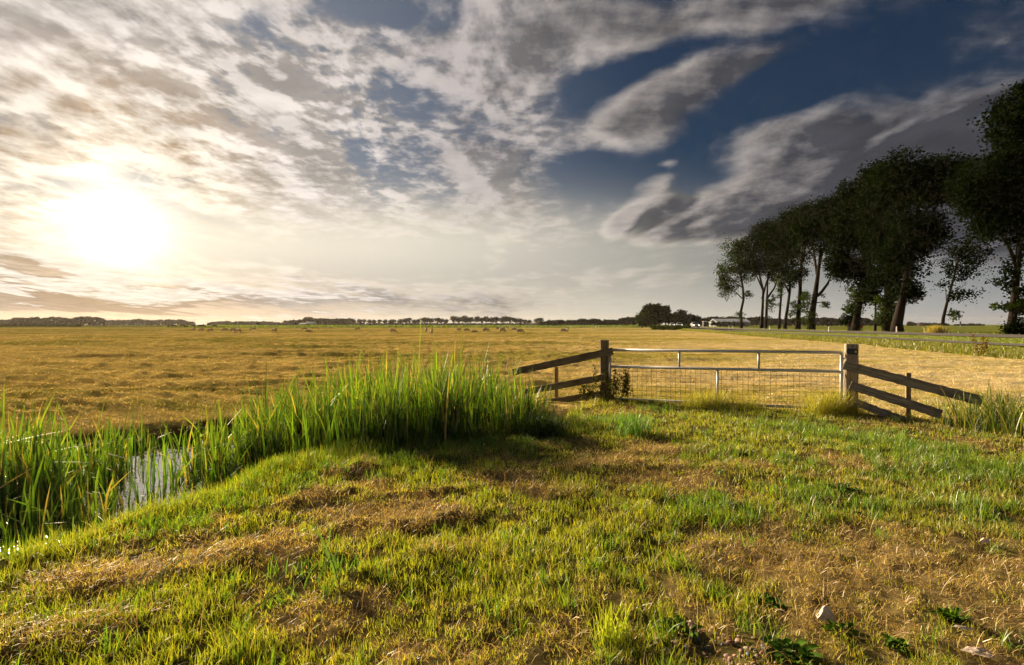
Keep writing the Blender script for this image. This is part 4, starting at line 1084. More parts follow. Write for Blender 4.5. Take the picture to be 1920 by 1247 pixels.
for (u, vb, f, k, lab) in SHEEP:
    zr = random.uniform(-.5, .5) if k != 'u' else random.choice([1.2, -1.3, .6])
    animal('sheep', SH[k], u, vb - .4, f, 'woolly ' + lab, 'sheep', 'sheep grazing on the mown field', sc=1.12, zrot=zr)
COWS = [(319, -1, 'g', 'leftmost dark cow on the horizon pasture'), (326, 1, 'g', 'dark cow close behind the leftmost one'), (342.7, 1, 'g', 'dark cow with lighter rump left of the mast'),
        (349.5, 1, 'g', 'small dark cow right behind the lighter rumped one'), (362, 1, 'g', 'dark cow straight below the thin mast'), (376, 1, 'u', 'dark cow with raised head in the touching pair'),
        (381, 1, 'g', 'dark cow grazing in the touching pair'), (402.5, -1, 'g', 'rightmost dark cow standing apart from the others')]
for (u, f, k, lab) in COWS:
    animal('cow', CW[k], u, 613.4, f, lab, 'cow', 'dark cows on the far pasture', Z=252, sc=1.05 if 'small' not in lab else .75, zrot=random.uniform(-.3, .3))

# ------------------------------------------------------------------ cars
def make_car(label, body_mat):
    root = empty('car', (0, 0, 0)); tag(root, label, 'car', 'cars on the far road')
    # front towards -Y
    prof = [(-2.1, .28), (-2.15, .55), (-2.05, .78), (-1.05, .95), (-.35, 1.42), (.95, 1.45), (1.75, 1.02), (2.08, .92), (2.12, .35), (2.0, .25)]
    mb = MB(); n = len(prof); W = [(.80 if z > 1.2 else .88) for (_, z) in prof]
    Wt = [.62 if z > 1.2 else w for (w, (_, z)) in zip(W, prof)]
    vs = [(-w, y, z) for w, (y, z) in zip(Wt, prof)] + [(w, y, z) for w, (y, z) in zip(Wt, prof)]
    fs = [tuple(range(n)), tuple(reversed(range(n, 2 * n)))] + [(k, (k + 1) % n, n + (k + 1) % n, n + k) for k in range(n)]
    mb.add(vs, fs); mb.build('body', body_mat, root, bevel=.05)
    def pane(pts, name='window'):
        m = MB(); nrm = (Vector(pts[1]) - Vector(pts[0])).cross(Vector(pts[2]) - Vector(pts[0])).normalized()
        m.add([Vector(p) for p in pts] + [Vector(p) + nrm * .02 for p in pts], [(0, 1, 2, 3), (7, 6, 5, 4), (0, 4, 5, 1), (1, 5, 6, 2), (2, 6, 7, 3), (3, 7, 4, 0)]); return m.build(name, M['glass'], root)
    pane([(-.72, -.98, .99), (.72, -.98, .99), (.56, -.44, 1.37), (-.56, -.44, 1.37)], 'windscreen')
    for s in (-1, 1):
        pts = [(s * .85, -.85, 1.0), (s * .85, 1.5, 1.02), (s * .66, .95, 1.38), (s * .66, -.3, 1.38)]
        pane(pts if s > 0 else pts[::-1])
    for s in (-1, 1):
        for y in (-1.3, 1.3):
            m = MB(); m.tube([(s * .70, y, .32), (s * .90, y, .32)], .32, 14); w = m.build('wheel', M['tyre'], root)
            m = MB(); m.tube([(s * .89, y, .32), (s * .915, y, .32)], .19, 10); m.build('rim', M['silver'], w)
        m = MB(); m.tube([(s * .62, -2.03, .66), (s * .62, -2.18, .64)], .11, 10); m.build('headlight', M['lamp'], root)
    m = MB(); m.box(-.5, .5, -2.19, -2.12, .40, .58); m.build('grille', M['black'], root)
    m = MB(); m.box(-.26, .26, -2.215, -2.192, .33, .42); m.build('number_plate', M['yellow'], root)
    return root
def put_car(root, y, side=-1.8, head=None):
    x = float(Xr(y)) + side; dx = float(Xr(y + 5) - Xr(y - 5)) / 10
    root.location = (x, y, H1(x, y) + .06); root.rotation_euler = (0, 0, -math.atan(dx))
c1 = make_car('nearest silver car with lit headlights driving this way on the far road', M['silver']); put_car(c1, 143)
c2 = copy_tree(c1); c2['label'] = 'middle of three oncoming cars with lit headlights, small and pale'; put_car(c2, 178)
c3 = copy_tree(c1); c3['label'] = 'farthest of three oncoming cars, a white glint beside the tree clump'; put_car(c3, 205)
for ch in kids(c3):
    if ch.name.startswith('body'): ch.data = ch.data.copy(); ch.data.materials[0] = M['white_paint']

# ------------------------------------------------------------------ roadside furniture
def marker(u, vb, Z, label):
    p = at(u, vb, Z); z = H1(p.x, p.y); root = empty('marker_post', (p.x, p.y, z)); tag(root, label, 'marker post', 'white marker posts along the road')
    mb = MB(); mb.tube([(p.x, p.y, z - .1), (p.x, p.y, z + .62), (p.x + .01, p.y + .03, z + .68)], [.065, .06, .05], 8); mb.build('post', M['white_post'], root)
    mb = MB(); mb.box(p.x - .045, p.x + .045, p.y - .075, p.y - .062, z + .44, z + .54); mb.build('reflector', M['red'], root)
marker(1554, 624, 63.5, 'white marker post on the near grass edge between trunks'); marker(1681, 622, 62, 'white marker post in front of the tallest leaning trunk')
marker(1443, 617, 92, 'white marker post right of the double trunked tree'); marker(1367, 616, 112, 'left post of the two small white posts left of the crooked tree'); marker(1374, 616, 112, 'right post of the two small white posts left of the crooked tree')
p = at(1613.5, 620, 79); z0 = H1(p.x, p.y)
root = empty('roadside_box', (p.x, p.y, z0)); tag(root, 'small red box on dark legs half hidden behind the middle trunk', 'box')
mb = MB(); mb.box(p.x - .2, p.x + .25, p.y - .15, p.y + .15, z0 + .55, z0 + .90); mb.build('box', M['red'], root, bevel=.03)
for dx in (-.14, .19):
    mb = MB(); mb.box(p.x + dx - .04, p.x + dx + .04, p.y - .05, p.y + .05, z0 - .1, z0 + .55); mb.build('leg', M['black'], root)
p = at(1800.7, 606, 190); root = empty('road_sign', (p.x, p.y, 0)); tag(root, 'small dark road sign on a thin pole beyond the slim tree', 'sign')
mb = MB(); mb.tube([(p.x, p.y, -.2), (p.x, p.y, 2.3)], .05, 6); mb.build('pole', M['mast'], root)
mb = MB(); mb.box(p.x - .25, p.x + .25, p.y - .07, p.y - .052, 1.6, 2.35); mb.build('panel', M['black'], root)

# ------------------------------------------------------------------ single plants, chips, gravel
def plant(name, label, c, n, hr, wr, bend, cols, spread, cat='plant', mat='blade', segs=4, group=None, seed_heads=False):
    root = empty(name, c); tag(root, label, cat, group)
    x = rng.normal(0, spread[0], n); y = rng.normal(0, spread[1], n)
    P = np.stack([x, y, H(x + c[0], y + c[1]) - c[2] - .01], -1)
    C = np.array(cols)[rng.integers(0, len(cols), n)] * rng.uniform(.8, 1.2, (n, 1))
    blades('leaves', P, rng.uniform(hr[0], hr[1], n), rng.uniform(wr[0], wr[1], n), rng.uniform(0, 2 * np.pi, n), np.abs(rng.normal(bend, .25, n)), C, M[mat], segs=segs, parent=root)
    return root
def gpt(u, v): p = on(u, v, 0); return Vector((p.x, p.y, H1(p.x, p.y)))
YEL = [[.42, .38, .03], [.50, .42, .04], [.35, .36, .03], [.48, .36, .08]]
plant('grass_tussock', 'yellow grass tussock in front of the wire mesh in the middle of the gate', Vector((*(GL.lerp(GR, .47) + GN * .25).xy, H1(*(GL.lerp(GR, .47) + GN * .25).xy))), 900, (.15, .42), (.004, .007), .5, YEL, (.26, .12), 'grass tussock', group='yellow tussocks at the gate')
cc = GR + GN * .18 - GD * .30
plant('grass_tussock', 'large yellow grass tussock leaning on the foot of the right gatepost', Vector((cc.x, cc.y, H1(cc.x, cc.y))), 1300, (.2, .55), (.004, .007), .55, YEL, (.25, .12), 'grass tussock', group='yellow tussocks at the gate')
plant('grass_tussock', 'small yellow grass tussock at the gate foot between the two larger ones', Vector((*(GL.lerp(GR, .62) + GN * .2).xy, H1(*(GL.lerp(GR, .62) + GN * .2).xy))), 300, (.12, .3), (.004, .006), .5, YEL, (.16, .08), 'grass tussock', group='yellow tussocks at the gate')
plant('grass_tussock', 'yellow green spiky grass tussock at the bottom edge beside the gravel', gpt(1148, 1205), 70, (.10, .24), (.005, .008), .35, [[.40, .40, .04], [.30, .36, .03]], (.035, .03), 'grass tussock')
plant('grass_tussock', 'bluish green upright grass tussock left of the gate', gpt(1188, 815), 260, (.2, .42), (.006, .010), .4, [[.12, .22, .05], [.16, .26, .06]], (.16, .12), 'grass tussock')
plant('grass_tussock', 'dark drooping sedge tussock at the right end of the left reeds', gpt(1015, 815), 700, (.25, .5), (.005, .009), .75, [[.05, .08, .015], [.07, .11, .02], [.04, .06, .012]], (.14, .12), 'grass tussock')
plant('grass_tussock', 'dry yellow grass clump at the foot of the slim roadside tree', (lambda p: Vector((p.x, p.y, H1(p.x, p.y))))(at(1755, 623, 59)), 500, (.5, 1.1), (.02, .04), .4, [[.42, .33, .08], [.36, .28, .06]], (.45, .3), 'grass tussock')
def leafy_weed(name, label, c, stems, hh, leafc, spread, leafsize, per=26, group=None):
    root = empty(name, c); tag(root, label, 'weed', group)
    mb = MB(); C = []
    for i in range(stems):
        a = random.uniform(0, 6.28); x0 = c.x + random.gauss(0, spread); y0 = c.y + random.gauss(0, spread * .6); h = hh * random.uniform(.55, 1.1); lx, ly = math.cos(a) * h * .22, math.sin(a) * h * .22
        pts = [Vector((x0 + lx * t * t, y0 + ly * t * t, H1(x0, y0) + h * t)) for t in (0, .35, .7, 1)]
        mb.tube(pts, [.005, .004, .003, .0015], 5)
        for k in range(per):
            t = .18 + .82 * random.random(); q = pts[0].lerp(pts[-1], t); C.append((q.x + random.gauss(0, .03), q.y + random.gauss(0, .03), q.z))
    mb.build('stem', M['bark'], root)
    leaves('foliage', np.array(C), np.full(len(C), .028), 3, leafsize, leafc, M['leaf'], root, aspect=.4)
wp = GL + GD * .28 + GN * .12
leafy_weed('nettle', 'dark leafy weed climbing the wire beside the left gatepost', Vector((wp.x, wp.y, H1(wp.x, wp.y))), 16, .75, [[.05, .07, .015], [.08, .09, .02], [.12, .09, .03]], .22, .06)
wp = GL - GD * .32 + GN * .1
leafy_weed('nettle', 'small dark weed in front of the left board fence', Vector((wp.x, wp.y, H1(wp.x, wp.y))), 7, .45, [[.05, .07, .015], [.09, .09, .02]], .12, .05)
p = at(1838, 655, 26); leafy_weed('dock_plant', 'reddish brown dead dock stalk beside the cycle path', Vector((p.x, p.y, H1(p.x, p.y))), 9, 1.15, [[.20, .09, .03], [.15, .10, .03]], .3, .09, 18)
def rosette(label, c, n, L, cols):
    root = empty('broadleaf_weed', c); tag(root, label, 'weed', 'broadleaf weeds in the turf')
    V = []; Fs = []; Cs = []
    for i in range(n):
        a = random.uniform(0, 6.28); l = L * random.uniform(.6, 1.1); w = l * .20; el = random.uniform(.15, 1.0); ox, oy = random.gauss(0, L * .35), random.gauss(0, L * .3)
        d = Vector((math.cos(a), math.sin(a), 0)); s = Vector((-d.y, d.x, 0)); b = len(V)
        cc_ = np.array(random.choice(cols)) * random.uniform(.8, 1.2)
        for t, ww in ((0, .15), (.3, .8), (.6, 1.0), (.85, .6), (1, .05)):
            q = d * l * t * math.cos(el) + Vector((ox, oy, .005 + l * math.sin(el) * t - l * .45 * t * t * math.sin(el)))
            V += [tuple(q + s * w * ww + Vector((0, 0, .012 * ww))), tuple(q), tuple(q - s * w * ww + Vector((0, 0, .012 * ww)))]; Cs += [cc_] * 3
        for k in range(4):
            o_ = b + 3 * k; Fs += [(o_, o_ + 1, o_ + 4, o_ + 3), (o_ + 1, o_ + 2, o_ + 5, o_ + 4)]
    lp = np.array(Fs).ravel(); n_ = len(Fs)
    mesh_np('leaves', np.array(V), lp, np.arange(n_) * 4, np.full(n_, 4), M['leaf'], root, cols=np.array(Cs), smooth=True)
DOCK = [[.08, .16, .02], [.11, .19, .025], [.06, .12, .02]]
rosette('dark green broadleaf weed spreading at the bottom edge right of the gravel', gpt(1480, 1230), 60, .11, DOCK)
rosette('low broadleaf weed patch left of the gravel at the bottom edge', gpt(1270, 1190), 40, .09, DOCK + [[.14, .16, .03]])
rosette('small broadleaf weed right below the big pale chip', gpt(1575, 1190), 24, .07, DOCK)
rosette('broadleaf weed above and left of the big pale chip', gpt(1440, 1130), 36, .08, DOCK)
rosette('broadleaf weed near the parched patch in front of the right fence', gpt(1585, 925), 40, .12, [[.07, .13, .04], [.09, .15, .04]])
rosette('broadleaf weed in the turf left of the parched brown patch at the right edge', gpt(1780, 1165), 30, .08, DOCK)
rosette('broadleaf weed close to the bottom edge between the pale chips', gpt(1680, 1215), 26, .07, DOCK)
# a few reed shoots lying across the left foreground turf
def shoot(label, c, az, n=6, L=.42):
    root = empty('reed_shoot', c); tag(root, label, 'reed shoot', 'reed shoots in the turf')
    tip = Vector((math.sin(az) * L, math.cos(az) * L, .16)); mb = MB(); mb.tube([c, c + tip * .5 + Vector((0, 0, .05)), c + tip], [.004, .003, .0015], 5); mb.build('stem', M['stake_wood'], root)
    t = np.linspace(.15, 1, n); P = np.array([tuple(tip * float(k)) for k in t])
    C = np.tile(np.array([.15, .25, .06]), (n, 1)) * rng.uniform(.8, 1.2, (n, 1))
    blades('leaves', P, rng.uniform(.16, .26, n), rng.uniform(.010, .014, n), az + np.where(np.arange(n) % 2 == 0, .6, -.6), rng.uniform(.5, 1.0, n), C, M['reed'], segs=4, parent=root, face=np.full(n, az + 1.57))
shoot('long reed shoot with pointed leaves leaning in the left foreground turf', gpt(440, 1165), 1.3)
shoot('low reed shoot with bright pointed leaves left of the longer one', gpt(215, 1160), 1.0, 5, .25)
shoot('reed shoot standing where the turf turns dry in the middle left foreground', gpt(640, 1120), -.6, 6, .35)
shoot('upright reed shoot beside the brown hay heap at the left', gpt(330, 1120), .3, 5, .2)

def chip(label, u, v, s, pts, name='stone_chip'):
    c = gpt(u, v); bm = bmesh.new()
    for q in pts: bm.verts.new((q[0] * s, q[1] * s, q[2] * s))
    bmesh.ops.convex_hull(bm, input=bm.verts)
    bmesh.ops.subdivide_edges(bm, edges=bm.edges[:], cuts=2, use_grid_fill=True)
    for w in bm.verts: w.co += Vector((random.gauss(0, .02), random.gauss(0, .02), random.gauss(0, .02))) * s
    me = bpy.data.meshes.new(name); bm.to_mesh(me); bm.free(); me.materials.append(M['chip'])
    o = bpy.data.objects.new(name, me); col.objects.link(o); o.location = c + Vector((0, 0, .02))
    tag(o, label, 'stone chip', 'pale chips in the grass')
W = [(-.5, 0, .05), (.5, -.1, .0), (.15, .05, .75), (-.1, .1, .7), (-.45, .25, .1), (.45, .2, .05), (-.3, -.1, .45), (0, -.15, -.05)]
chip('big wedge shaped pale chip lying in the dry turf by the right foreground', 1550, 1166, .10, W)
chip('flat pale chip at the bottom right corner of the grass', 1833, 1236, .11, [(-.6, .2, .05), (.5, -.3, .03), (.6, .1, .1), (-.2, .35, .12), (.1, -.35, .05), (0, .1, .22)])
chip('thin pale sliver between the wedge chip and the bottom right corner', 1806, 1192, .08, [(-.6, .15, .05), (.6, -.2, .02), (.5, .0, .1), (-.3, .25, .15), (0, -.15, 0)])
chip('small pale chip half buried in dry grass at the right edge', 1846, 1022, .09, [(-.5, 0, 0), (.5, 0, .05), (0, .3, .15), (.1, -.25, .05), (0, .05, .35)])
def seed_head():
    c = gpt(1290, 1232); root = empty('seed_head', c); tag(root, 'pale grey dried seed head on a thin stalk beside the gravel', 'seed head')
    mb = MB(); top = c + Vector((.015, .0, .15)); mb.tube([c, c + Vector((.004, 0, .07)), top], [.003, .0025, .002], 6); mb.build('stem', M['stake_wood'], root)
    C = np.array([tuple(top)] * 10); leaves('head', C, np.full(10, .013), 8, .012, [[.5, .42, .38], [.42, .34, .30]], M['straw'], root)
seed_head()
def gravel():
    V = []; Fs = []; idx = []
    base = bmesh.new(); bmesh.ops.create_icosphere(base, subdivisions=2, radius=1)
    bv = np.array([tuple(v.co) for v in base.verts]); bf = np.array([[v.index for v in f.verts] for f in base.faces]); base.free()
    c = on(1345, 1228, 0); k = 0
    pal = np.array([[.24, .12, .09], [.10, .10, .115], [.32, .18, .13], [.20, .14, .12], [.36, .25, .19], [.07, .075, .09]]); Cs = []
    for i in range(210):
        r = math.sqrt(random.random()) * random.choice([.7, 1, 1, 1.25]); a = random.uniform(0, 6.28); x = c.x + r * math.cos(a) * .34; y = c.y + r * math.sin(a) * .17
        s = random.choice([.005, .007, .009, .012, .016]) * random.uniform(.8, 1.2); sc = np.array([random.uniform(.8, 1.4), random.uniform(.7, 1.1), random.uniform(.55, .85)]) * s
        v = bv * sc * (1 + .25 * (vnoise(bv[:, 0] * 1.5 + i, bv[:, 1] * 1.5 + bv[:, 2], 3) - .5))[:, None]; an = random.uniform(0, 6.28)
        v = np.stack([v[:, 0] * math.cos(an) - v[:, 1] * math.sin(an), v[:, 0] * math.sin(an) + v[:, 1] * math.cos(an), v[:, 2]], -1)
        V.append(v + np.array([x, y, H1(x, y) + s * random.uniform(-.35, .3)])); Fs.append(bf + k); k += len(bv)
        Cs.append(np.tile(pal[random.randrange(6)] * random.uniform(.7, 1.2), (len(bv), 1)))
    Fq = np.concatenate(Fs); n = len(Fq)
    m, nt, N, L = new_mat('pebble'); out = N.new('ShaderNodeOutputMaterial'); b = N.new('ShaderNodeBsdfPrincipled'); a = N.new('ShaderNodeAttribute'); a.attribute_name = 'col'
    L.new(a.outputs['Color'], b.inputs['Base Color']); b.inputs['Roughness'].default_value = .6; L.new(b.outputs[0], out.inputs[0])
    o = mesh_np('gravel', np.concatenate(V), Fq.ravel(), np.arange(n) * 3, np.full(n, 3), m, cols=np.concatenate(Cs), smooth=True)
    tag(o, 'small patch of reddish and grey gravel at the bottom edge', 'gravel', kind='stuff')
gravel()
# ------------------------------------------------------------------ sky
def sky():
    w = bpy.data.worlds.new('World'); scene.world = w; w.use_nodes = True
    nt = w.node_tree; nt.nodes.clear(); 
    def mk(tree):
        N = tree.nodes; L = tree.links
        def setin(sock, v):
            if isinstance(v, bpy.types.NodeSocket): L.new(v, sock)
            else: sock.default_value = v
        def m(op, a, b=0.0, c=0.0, clamp=False):
            n = N.new('ShaderNodeMath'); n.operation = op; n.use_clamp = clamp
            setin(n.inputs[0], a); setin(n.inputs[1], b)
            if op in ('MULTIPLY_ADD', 'COMPARE', 'SMOOTH_MIN', 'SMOOTH_MAX'): setin(n.inputs[2], c)
            return n.outputs[0]
        def comb(x, y, z=0.0):
            n = N.new('ShaderNodeCombineXYZ'); setin(n.inputs[0], x); setin(n.inputs[1], y); setin(n.inputs[2], z); return n.outputs[0]
        def sep(v):
            n = N.new('ShaderNodeSeparateXYZ'); L.new(v, n.inputs[0]); return n.outputs
        def noise(vec, scale, detail, rough, dist=0.0, colr=False):
            n = N.new('ShaderNodeTexNoise'); n.inputs['Scale'].default_value = scale; n.inputs['Detail'].default_value = detail; n.inputs['Roughness'].default_value = rough; n.inputs['Distortion'].default_value = dist
            n.noise_dimensions = '3D' if colr else '2D'
            L.new(vec, n.inputs['Vector']); return n.outputs['Color' if colr else 'Fac']
        def vm(op, a, b, scale=None):
            n = N.new('ShaderNodeVectorMath'); n.operation = op; setin(n.inputs[0], a)
            if op == 'SCALE': setin(n.inputs['Scale'], b)
            else: setin(n.inputs[1], b)
            return n.outputs['Value' if op == 'DOT_PRODUCT' else 'Vector']
        def mixc(f, a, b):
            n = N.new('ShaderNodeMix'); n.data_type = 'RGBA'; setin(n.inputs[0], f)
            for i, v in ((6, a), (7, b)):
                if isinstance(v, bpy.types.NodeSocket): L.new(v, n.inputs[i])
                else: n.inputs[i].default_value = (*v, 1)
            return n.outputs[2]
        def ss(x, a, b, lo=0.0, hi=1.0, kind='SMOOTHSTEP'):
            n = N.new('ShaderNodeMapRange'); n.interpolation_type = kind; setin(n.inputs[0], x)
            for i, v in ((1, a), (2, b), (3, lo), (4, hi)): setin(n.inputs[i], v)
            return n.outputs[0]
        return N, L, m, comb, sep, noise, vm, mixc, ss
    # --- cloud density as a group of the sky direction (u = x/y, v = z/y)
    g = bpy.data.node_groups.new('cloud_density', 'ShaderNodeTree')
    g.interface.new_socket('UV', in_out='INPUT', socket_type='NodeSocketVector')
    g.interface.new_socket('D', in_out='OUTPUT', socket_type='NodeSocketFloat')
    g.interface.new_socket('Fine', in_out='OUTPUT', socket_type='NodeSocketFloat')
    N, L, m, comb, sep, noise, vm, mixc, ss = mk(g)
    gi = N.new('NodeGroupInput'); go = N.new('NodeGroupOutput')
    u, v, _ = sep(gi.outputs[0])
    vv = m('MAXIMUM', v, 0.0)
    inv = m('DIVIDE', 1.0, m('ADD', vv, .075))
    P = comb(m('MULTIPLY', u, inv), m('MULTIPLY', inv, .42), 0.0)          # a flat cloud deck seen from below
    wr = noise(P, 1.3, 3, .55, 0, True)
    wv = vm('SUBTRACT', wr, (.5, .5, .5))
    Pw = vm('ADD', P, vm('SCALE', wv, .45))
    n1 = noise(Pw, 1.15, 9, .62)
    Q = comb(m('MULTIPLY', u, inv), m('MULTIPLY', inv, .85), 0.0)
    Qw = vm('ADD', Q, vm('SCALE', wv, .35))
    n2 = noise(Qw, 3.6, 6, .6)
    n3 = noise(vm('ADD', Q, vm('SCALE', wv, .2)), 13.0, 3, .55)
    UVw = vm('ADD', gi.outputs[0], vm('SCALE', wv, .085))
    n4 = noise(UVw, 13.0, 8, .62, 0)
    mp5 = N.new('ShaderNodeMapping'); mp5.inputs['Rotation'].default_value = (0, 0, R(-19)); mp5.inputs['Scale'].default_value = (2.0, 10.5, 1)
    L.new(UVw, mp5.inputs['Vector'])
    n5 = noise(mp5.outputs[0], 1.0, 6, .58)
    def ell(px, py, rx, ry, deg, amp, quad=False):
        mp = N.new('ShaderNodeMapping'); mp.vector_type = 'TEXTURE'
        mp.inputs['Location'].default_value = ((px - 960) / 1000, (HOR - py) / 1000, 0)
        mp.inputs['Rotation'].default_value = (0, 0, R(deg)); mp.inputs['Scale'].default_value = (rx / 1000, ry / 1000, 1e6)
        L.new(UVw, mp.inputs['Vector'])
        gr = N.new('ShaderNodeTexGradient'); gr.gradient_type = 'QUADRATIC_SPHERE' if quad else 'SPHERICAL'
        L.new(mp.outputs[0], gr.inputs[0]); return gr.outputs['Fac'], amp
    S = 0.0
    for e in CLOUDS:
        f, a = ell(*e); S = m('MULTIPLY_ADD', f, a, S)
    # general cover: cloudy to the left and over the middle, clear to the right
    cov = ss(u, -.40, .35, .42, -.42, 'LINEAR')
    low = ss(v, .02, .12, .18, 0.0)
    D = m('ADD', m('ADD', S, cov), low)
    D = m('MULTIPLY_ADD', m('SUBTRACT', n1, .5), ss(u, -.1, .30, 2.1, 1.0), D)
    D = m('MULTIPLY_ADD', m('SUBTRACT', n2, .5), ss(u, -.1, .30, 1.45, .30), D)
    rip = ss(v, .12, .32, .0, .55)
    ripf, _a = ell(560, 170, 620, 330, -12, 1)
    D = m('MULTIPLY_ADD', m('MULTIPLY', m('SUBTRACT', n3, .5), ripf), 2.6, D)
    D = m('MULTIPLY_ADD', m('SUBTRACT', n4, .5), ss(u, 0, .3, .5, .50), D)
    D = m('MULTIPLY_ADD', m('SUBTRACT', n5, .5), ss(u, -.15, .25, .5, 1.25), D)
    L.new(D, go.inputs['D']); L.new(n2, go.inputs['Fine'])
    # --- world
    N, L, m, comb, sep, noise, vm, mixc, ss = mk(nt)
    tc = N.new('ShaderNodeTexCoord')
    d = tc.outputs['Generated']
    x, y, z = sep(d)
    yc = m('MAXIMUM', y, .12)
    u = m('DIVIDE', x, yc); v = m('DIVIDE', z, yc)
    UV = comb(u, v, 0.0)
    sun = Vector((math.cos(GLOW_EL) * math.sin(GLOW_AZ), math.cos(GLOW_EL) * math.cos(GLOW_AZ), math.sin(GLOW_EL)))
    su, sv = sun.x / sun.y, sun.z / sun.y
    a1 = N.new('ShaderNodeGroup'); a1.node_tree = g; L.new(UV, a1.inputs[0])
    # second look a little nearer the sun: edges facing it are lit
    to = vm('SUBTRACT', (su, sv, 0.0), UV)
    nn = N.new('ShaderNodeVectorMath'); nn.operation = 'NORMALIZE'; L.new(to, nn.inputs[0])
    a2 = N.new('ShaderNodeGroup'); a2.node_tree = g; L.new(vm('ADD', UV, vm('SCALE', nn.outputs[0], .030)), a2.inputs[0])
    D = a1.outputs['D']
    alpha = ss(D, -.42, .52)
    thick = ss(D, ss(u, -.1, .35, .25, .12), ss(u, -.1, .35, 1.45, 1.0))
    edge = m('MULTIPLY', m('SUBTRACT', D, a2.outputs['D']), 1.6)
    edge = m('MAXIMUM', m('MINIMUM', edge, 1.0), -.55)
    cs = m('MAXIMUM', vm('DOT_PRODUCT', d, tuple(sun)), 0.0)
    th = m('DIVIDE', m('ARCCOSINE', m('MINIMUM', cs, 1.0)), math.pi / 2)      # angle from the sun, 1 = 90 degrees
    def ramp(fac, stops):
        n = N.new('ShaderNodeValToRGB'); L.new(fac, n.inputs[0]); e = n.color_ramp.elements
        while len(e) < len(stops): e.new(.5)
        for q, (p_, c_) in zip(e, stops): q.position = p_; q.color = (*c_, 1)
        return n.outputs[0]
    # blue sky
    st = N.new('ShaderNodeTexSky'); st.sky_type = 'NISHITA'; st.sun_disc = False; st.sun_elevation = SUN_EL; st.sun_rotation = SUN_AZ
    st.air_density = 1.0; st.dust_density = 1.0; st.ozone_density = 2.5
    K = SKYK
    base = vm('MULTIPLY', st.outputs[0], NISH)
    base = vm('DIVIDE', base, vm('ADD', (1.0, 1.0, 1.0), vm('SCALE', base, .9 * K / SKYG)))
    base = mixc(ss(th, .15, .60, .62, 0.0), base, vm('SCALE', (.30, .325, .385), SKYG / K))
    # clouds
    lit = ramp(th, LIT); dark = ramp(th, DARK)
    f = m('ADD', m('MULTIPLY_ADD', thick, .55, .36), m('MULTIPLY', edge, -1.0), clamp=False)
    f = m('ADD', f, ss(u, .22, .55, 0.0, .20))
    f = m('ADD', f, m('MULTIPLY', m('SUBTRACT', a1.outputs['Fine'], .5), ss(u, 0.0, .35, -.7, -.45)), clamp=True)
    cl = mixc(f, lit, dark)
    tint = ss(a1.outputs['Fine'], .3, .7, .84, 1.16)
    cl = vm('SCALE', vm('SCALE', cl, tint), SKYG / K)
    c = mixc(m('MULTIPLY', alpha, .95), base, cl)
    # haze of the low sky, brightest in a band beside the sun
    hz = ss(z, .0, .22, 1.0, 0.0)
    hz = m('MULTIPLY', m('MULTIPLY', hz, hz), .95)
    hcol = ramp(th, HAZE)
    keep = m('SUBTRACT', 1.0, m('MULTIPLY', thick, .92))
    c = mixc(m('MULTIPLY', hz, keep), c, vm('SCALE', hcol, SKYG / K))
    bu = m('DIVIDE', m('SUBTRACT', u, -.46), .72); bv = m('DIVIDE', m('SUBTRACT', v, .150), .080)
    band = m('EXPONENT', m('MULTIPLY', m('MULTIPLY_ADD', bu, bu, m('MULTIPLY', bv, bv)), -1.0))
    c = mixc(m('MULTIPLY', m('MULTIPLY', band, keep), .86), c, vm('SCALE', BAND, SKYG / K))
    # glow round the sun
    g1 = m('POWER', cs, 600.0); g2 = m('POWER', cs, 90.0); g3 = m('POWER', cs, 30.0)
    veil = m('SUBTRACT', 1.0, m('MULTIPLY', thick, .85))
    ang = m('ARCTAN2', m('SUBTRACT', u, su), m('SUBTRACT', v, sv))
    ray = noise(comb(m('MULTIPLY', ang, 2.2), 3.3, 0.0), 4.0, 3, .6)
    ray = ss(ray, .35, .68, .72, 1.25)
    gl = vm('ADD', vm('SCALE', tuple(GLOW1), m('MULTIPLY', g1, veil)), vm('SCALE', tuple(GLOW2), m('MULTIPLY', m('MULTIPLY', g2, veil), ray)))
    gl = vm('ADD', gl, vm('SCALE', tuple(GLOW3), m('MULTIPLY', g3, veil)))
    c = vm('ADD', c, vm('SCALE', gl, SKYG / K))
    # nothing bright below the horizon
    c = mixc(ss(z, -.03, -.005), (.05 / K, .045 / K, .02 / K), c)
    bg = N.new('ShaderNodeBackground'); L.new(c, bg.inputs[0]); bg.inputs[1].default_value = K
    out = N.new('ShaderNodeOutputWorld'); L.new(bg.outputs[0], out.inputs[0])
    w.cycles.sampling_method = 'MANUAL'; w.cycles.sample_map_resolution = 512
SKYK = .10
EXPO = 1.5
SKYG = 2 ** -EXPO
NISH = tuple(q * 2 ** (.35 - EXPO) for q in (.112, .155, .200))
LIT = [(0, (1.15, 1.02, .80)), (.08, (1.0, .90, .75)), (.17, (.92, .83, .755)), (.36, (.53, .48, .46)), (.58, (.42, .375, .345)), (.8, (.26, .245, .25)), (1, (.22, .21, .22))]
DARK = [(0, (.80, .56, .32)), (.08, (.46, .31, .19)), (.17, (.46, .41, .365)), (.36, (.235, .22, .218)), (.6, (.072, .073, .084)), (1, (.05, .05, .06))]
HAZE = [(0, (.95, .70, .45)), (.12, (.84, .62, .42)), (.30, (.76, .67, .53)), (.55, (.63, .60, .51)), (.8, (.41, .42, .41)), (1, (.30, .31, .33))]
BAND = (.96, .87, .70)
GLOW1 = (1.1, 1.0, .80); GLOW2 = (.27, .22, .14); GLOW3 = (.05, .035, .02)
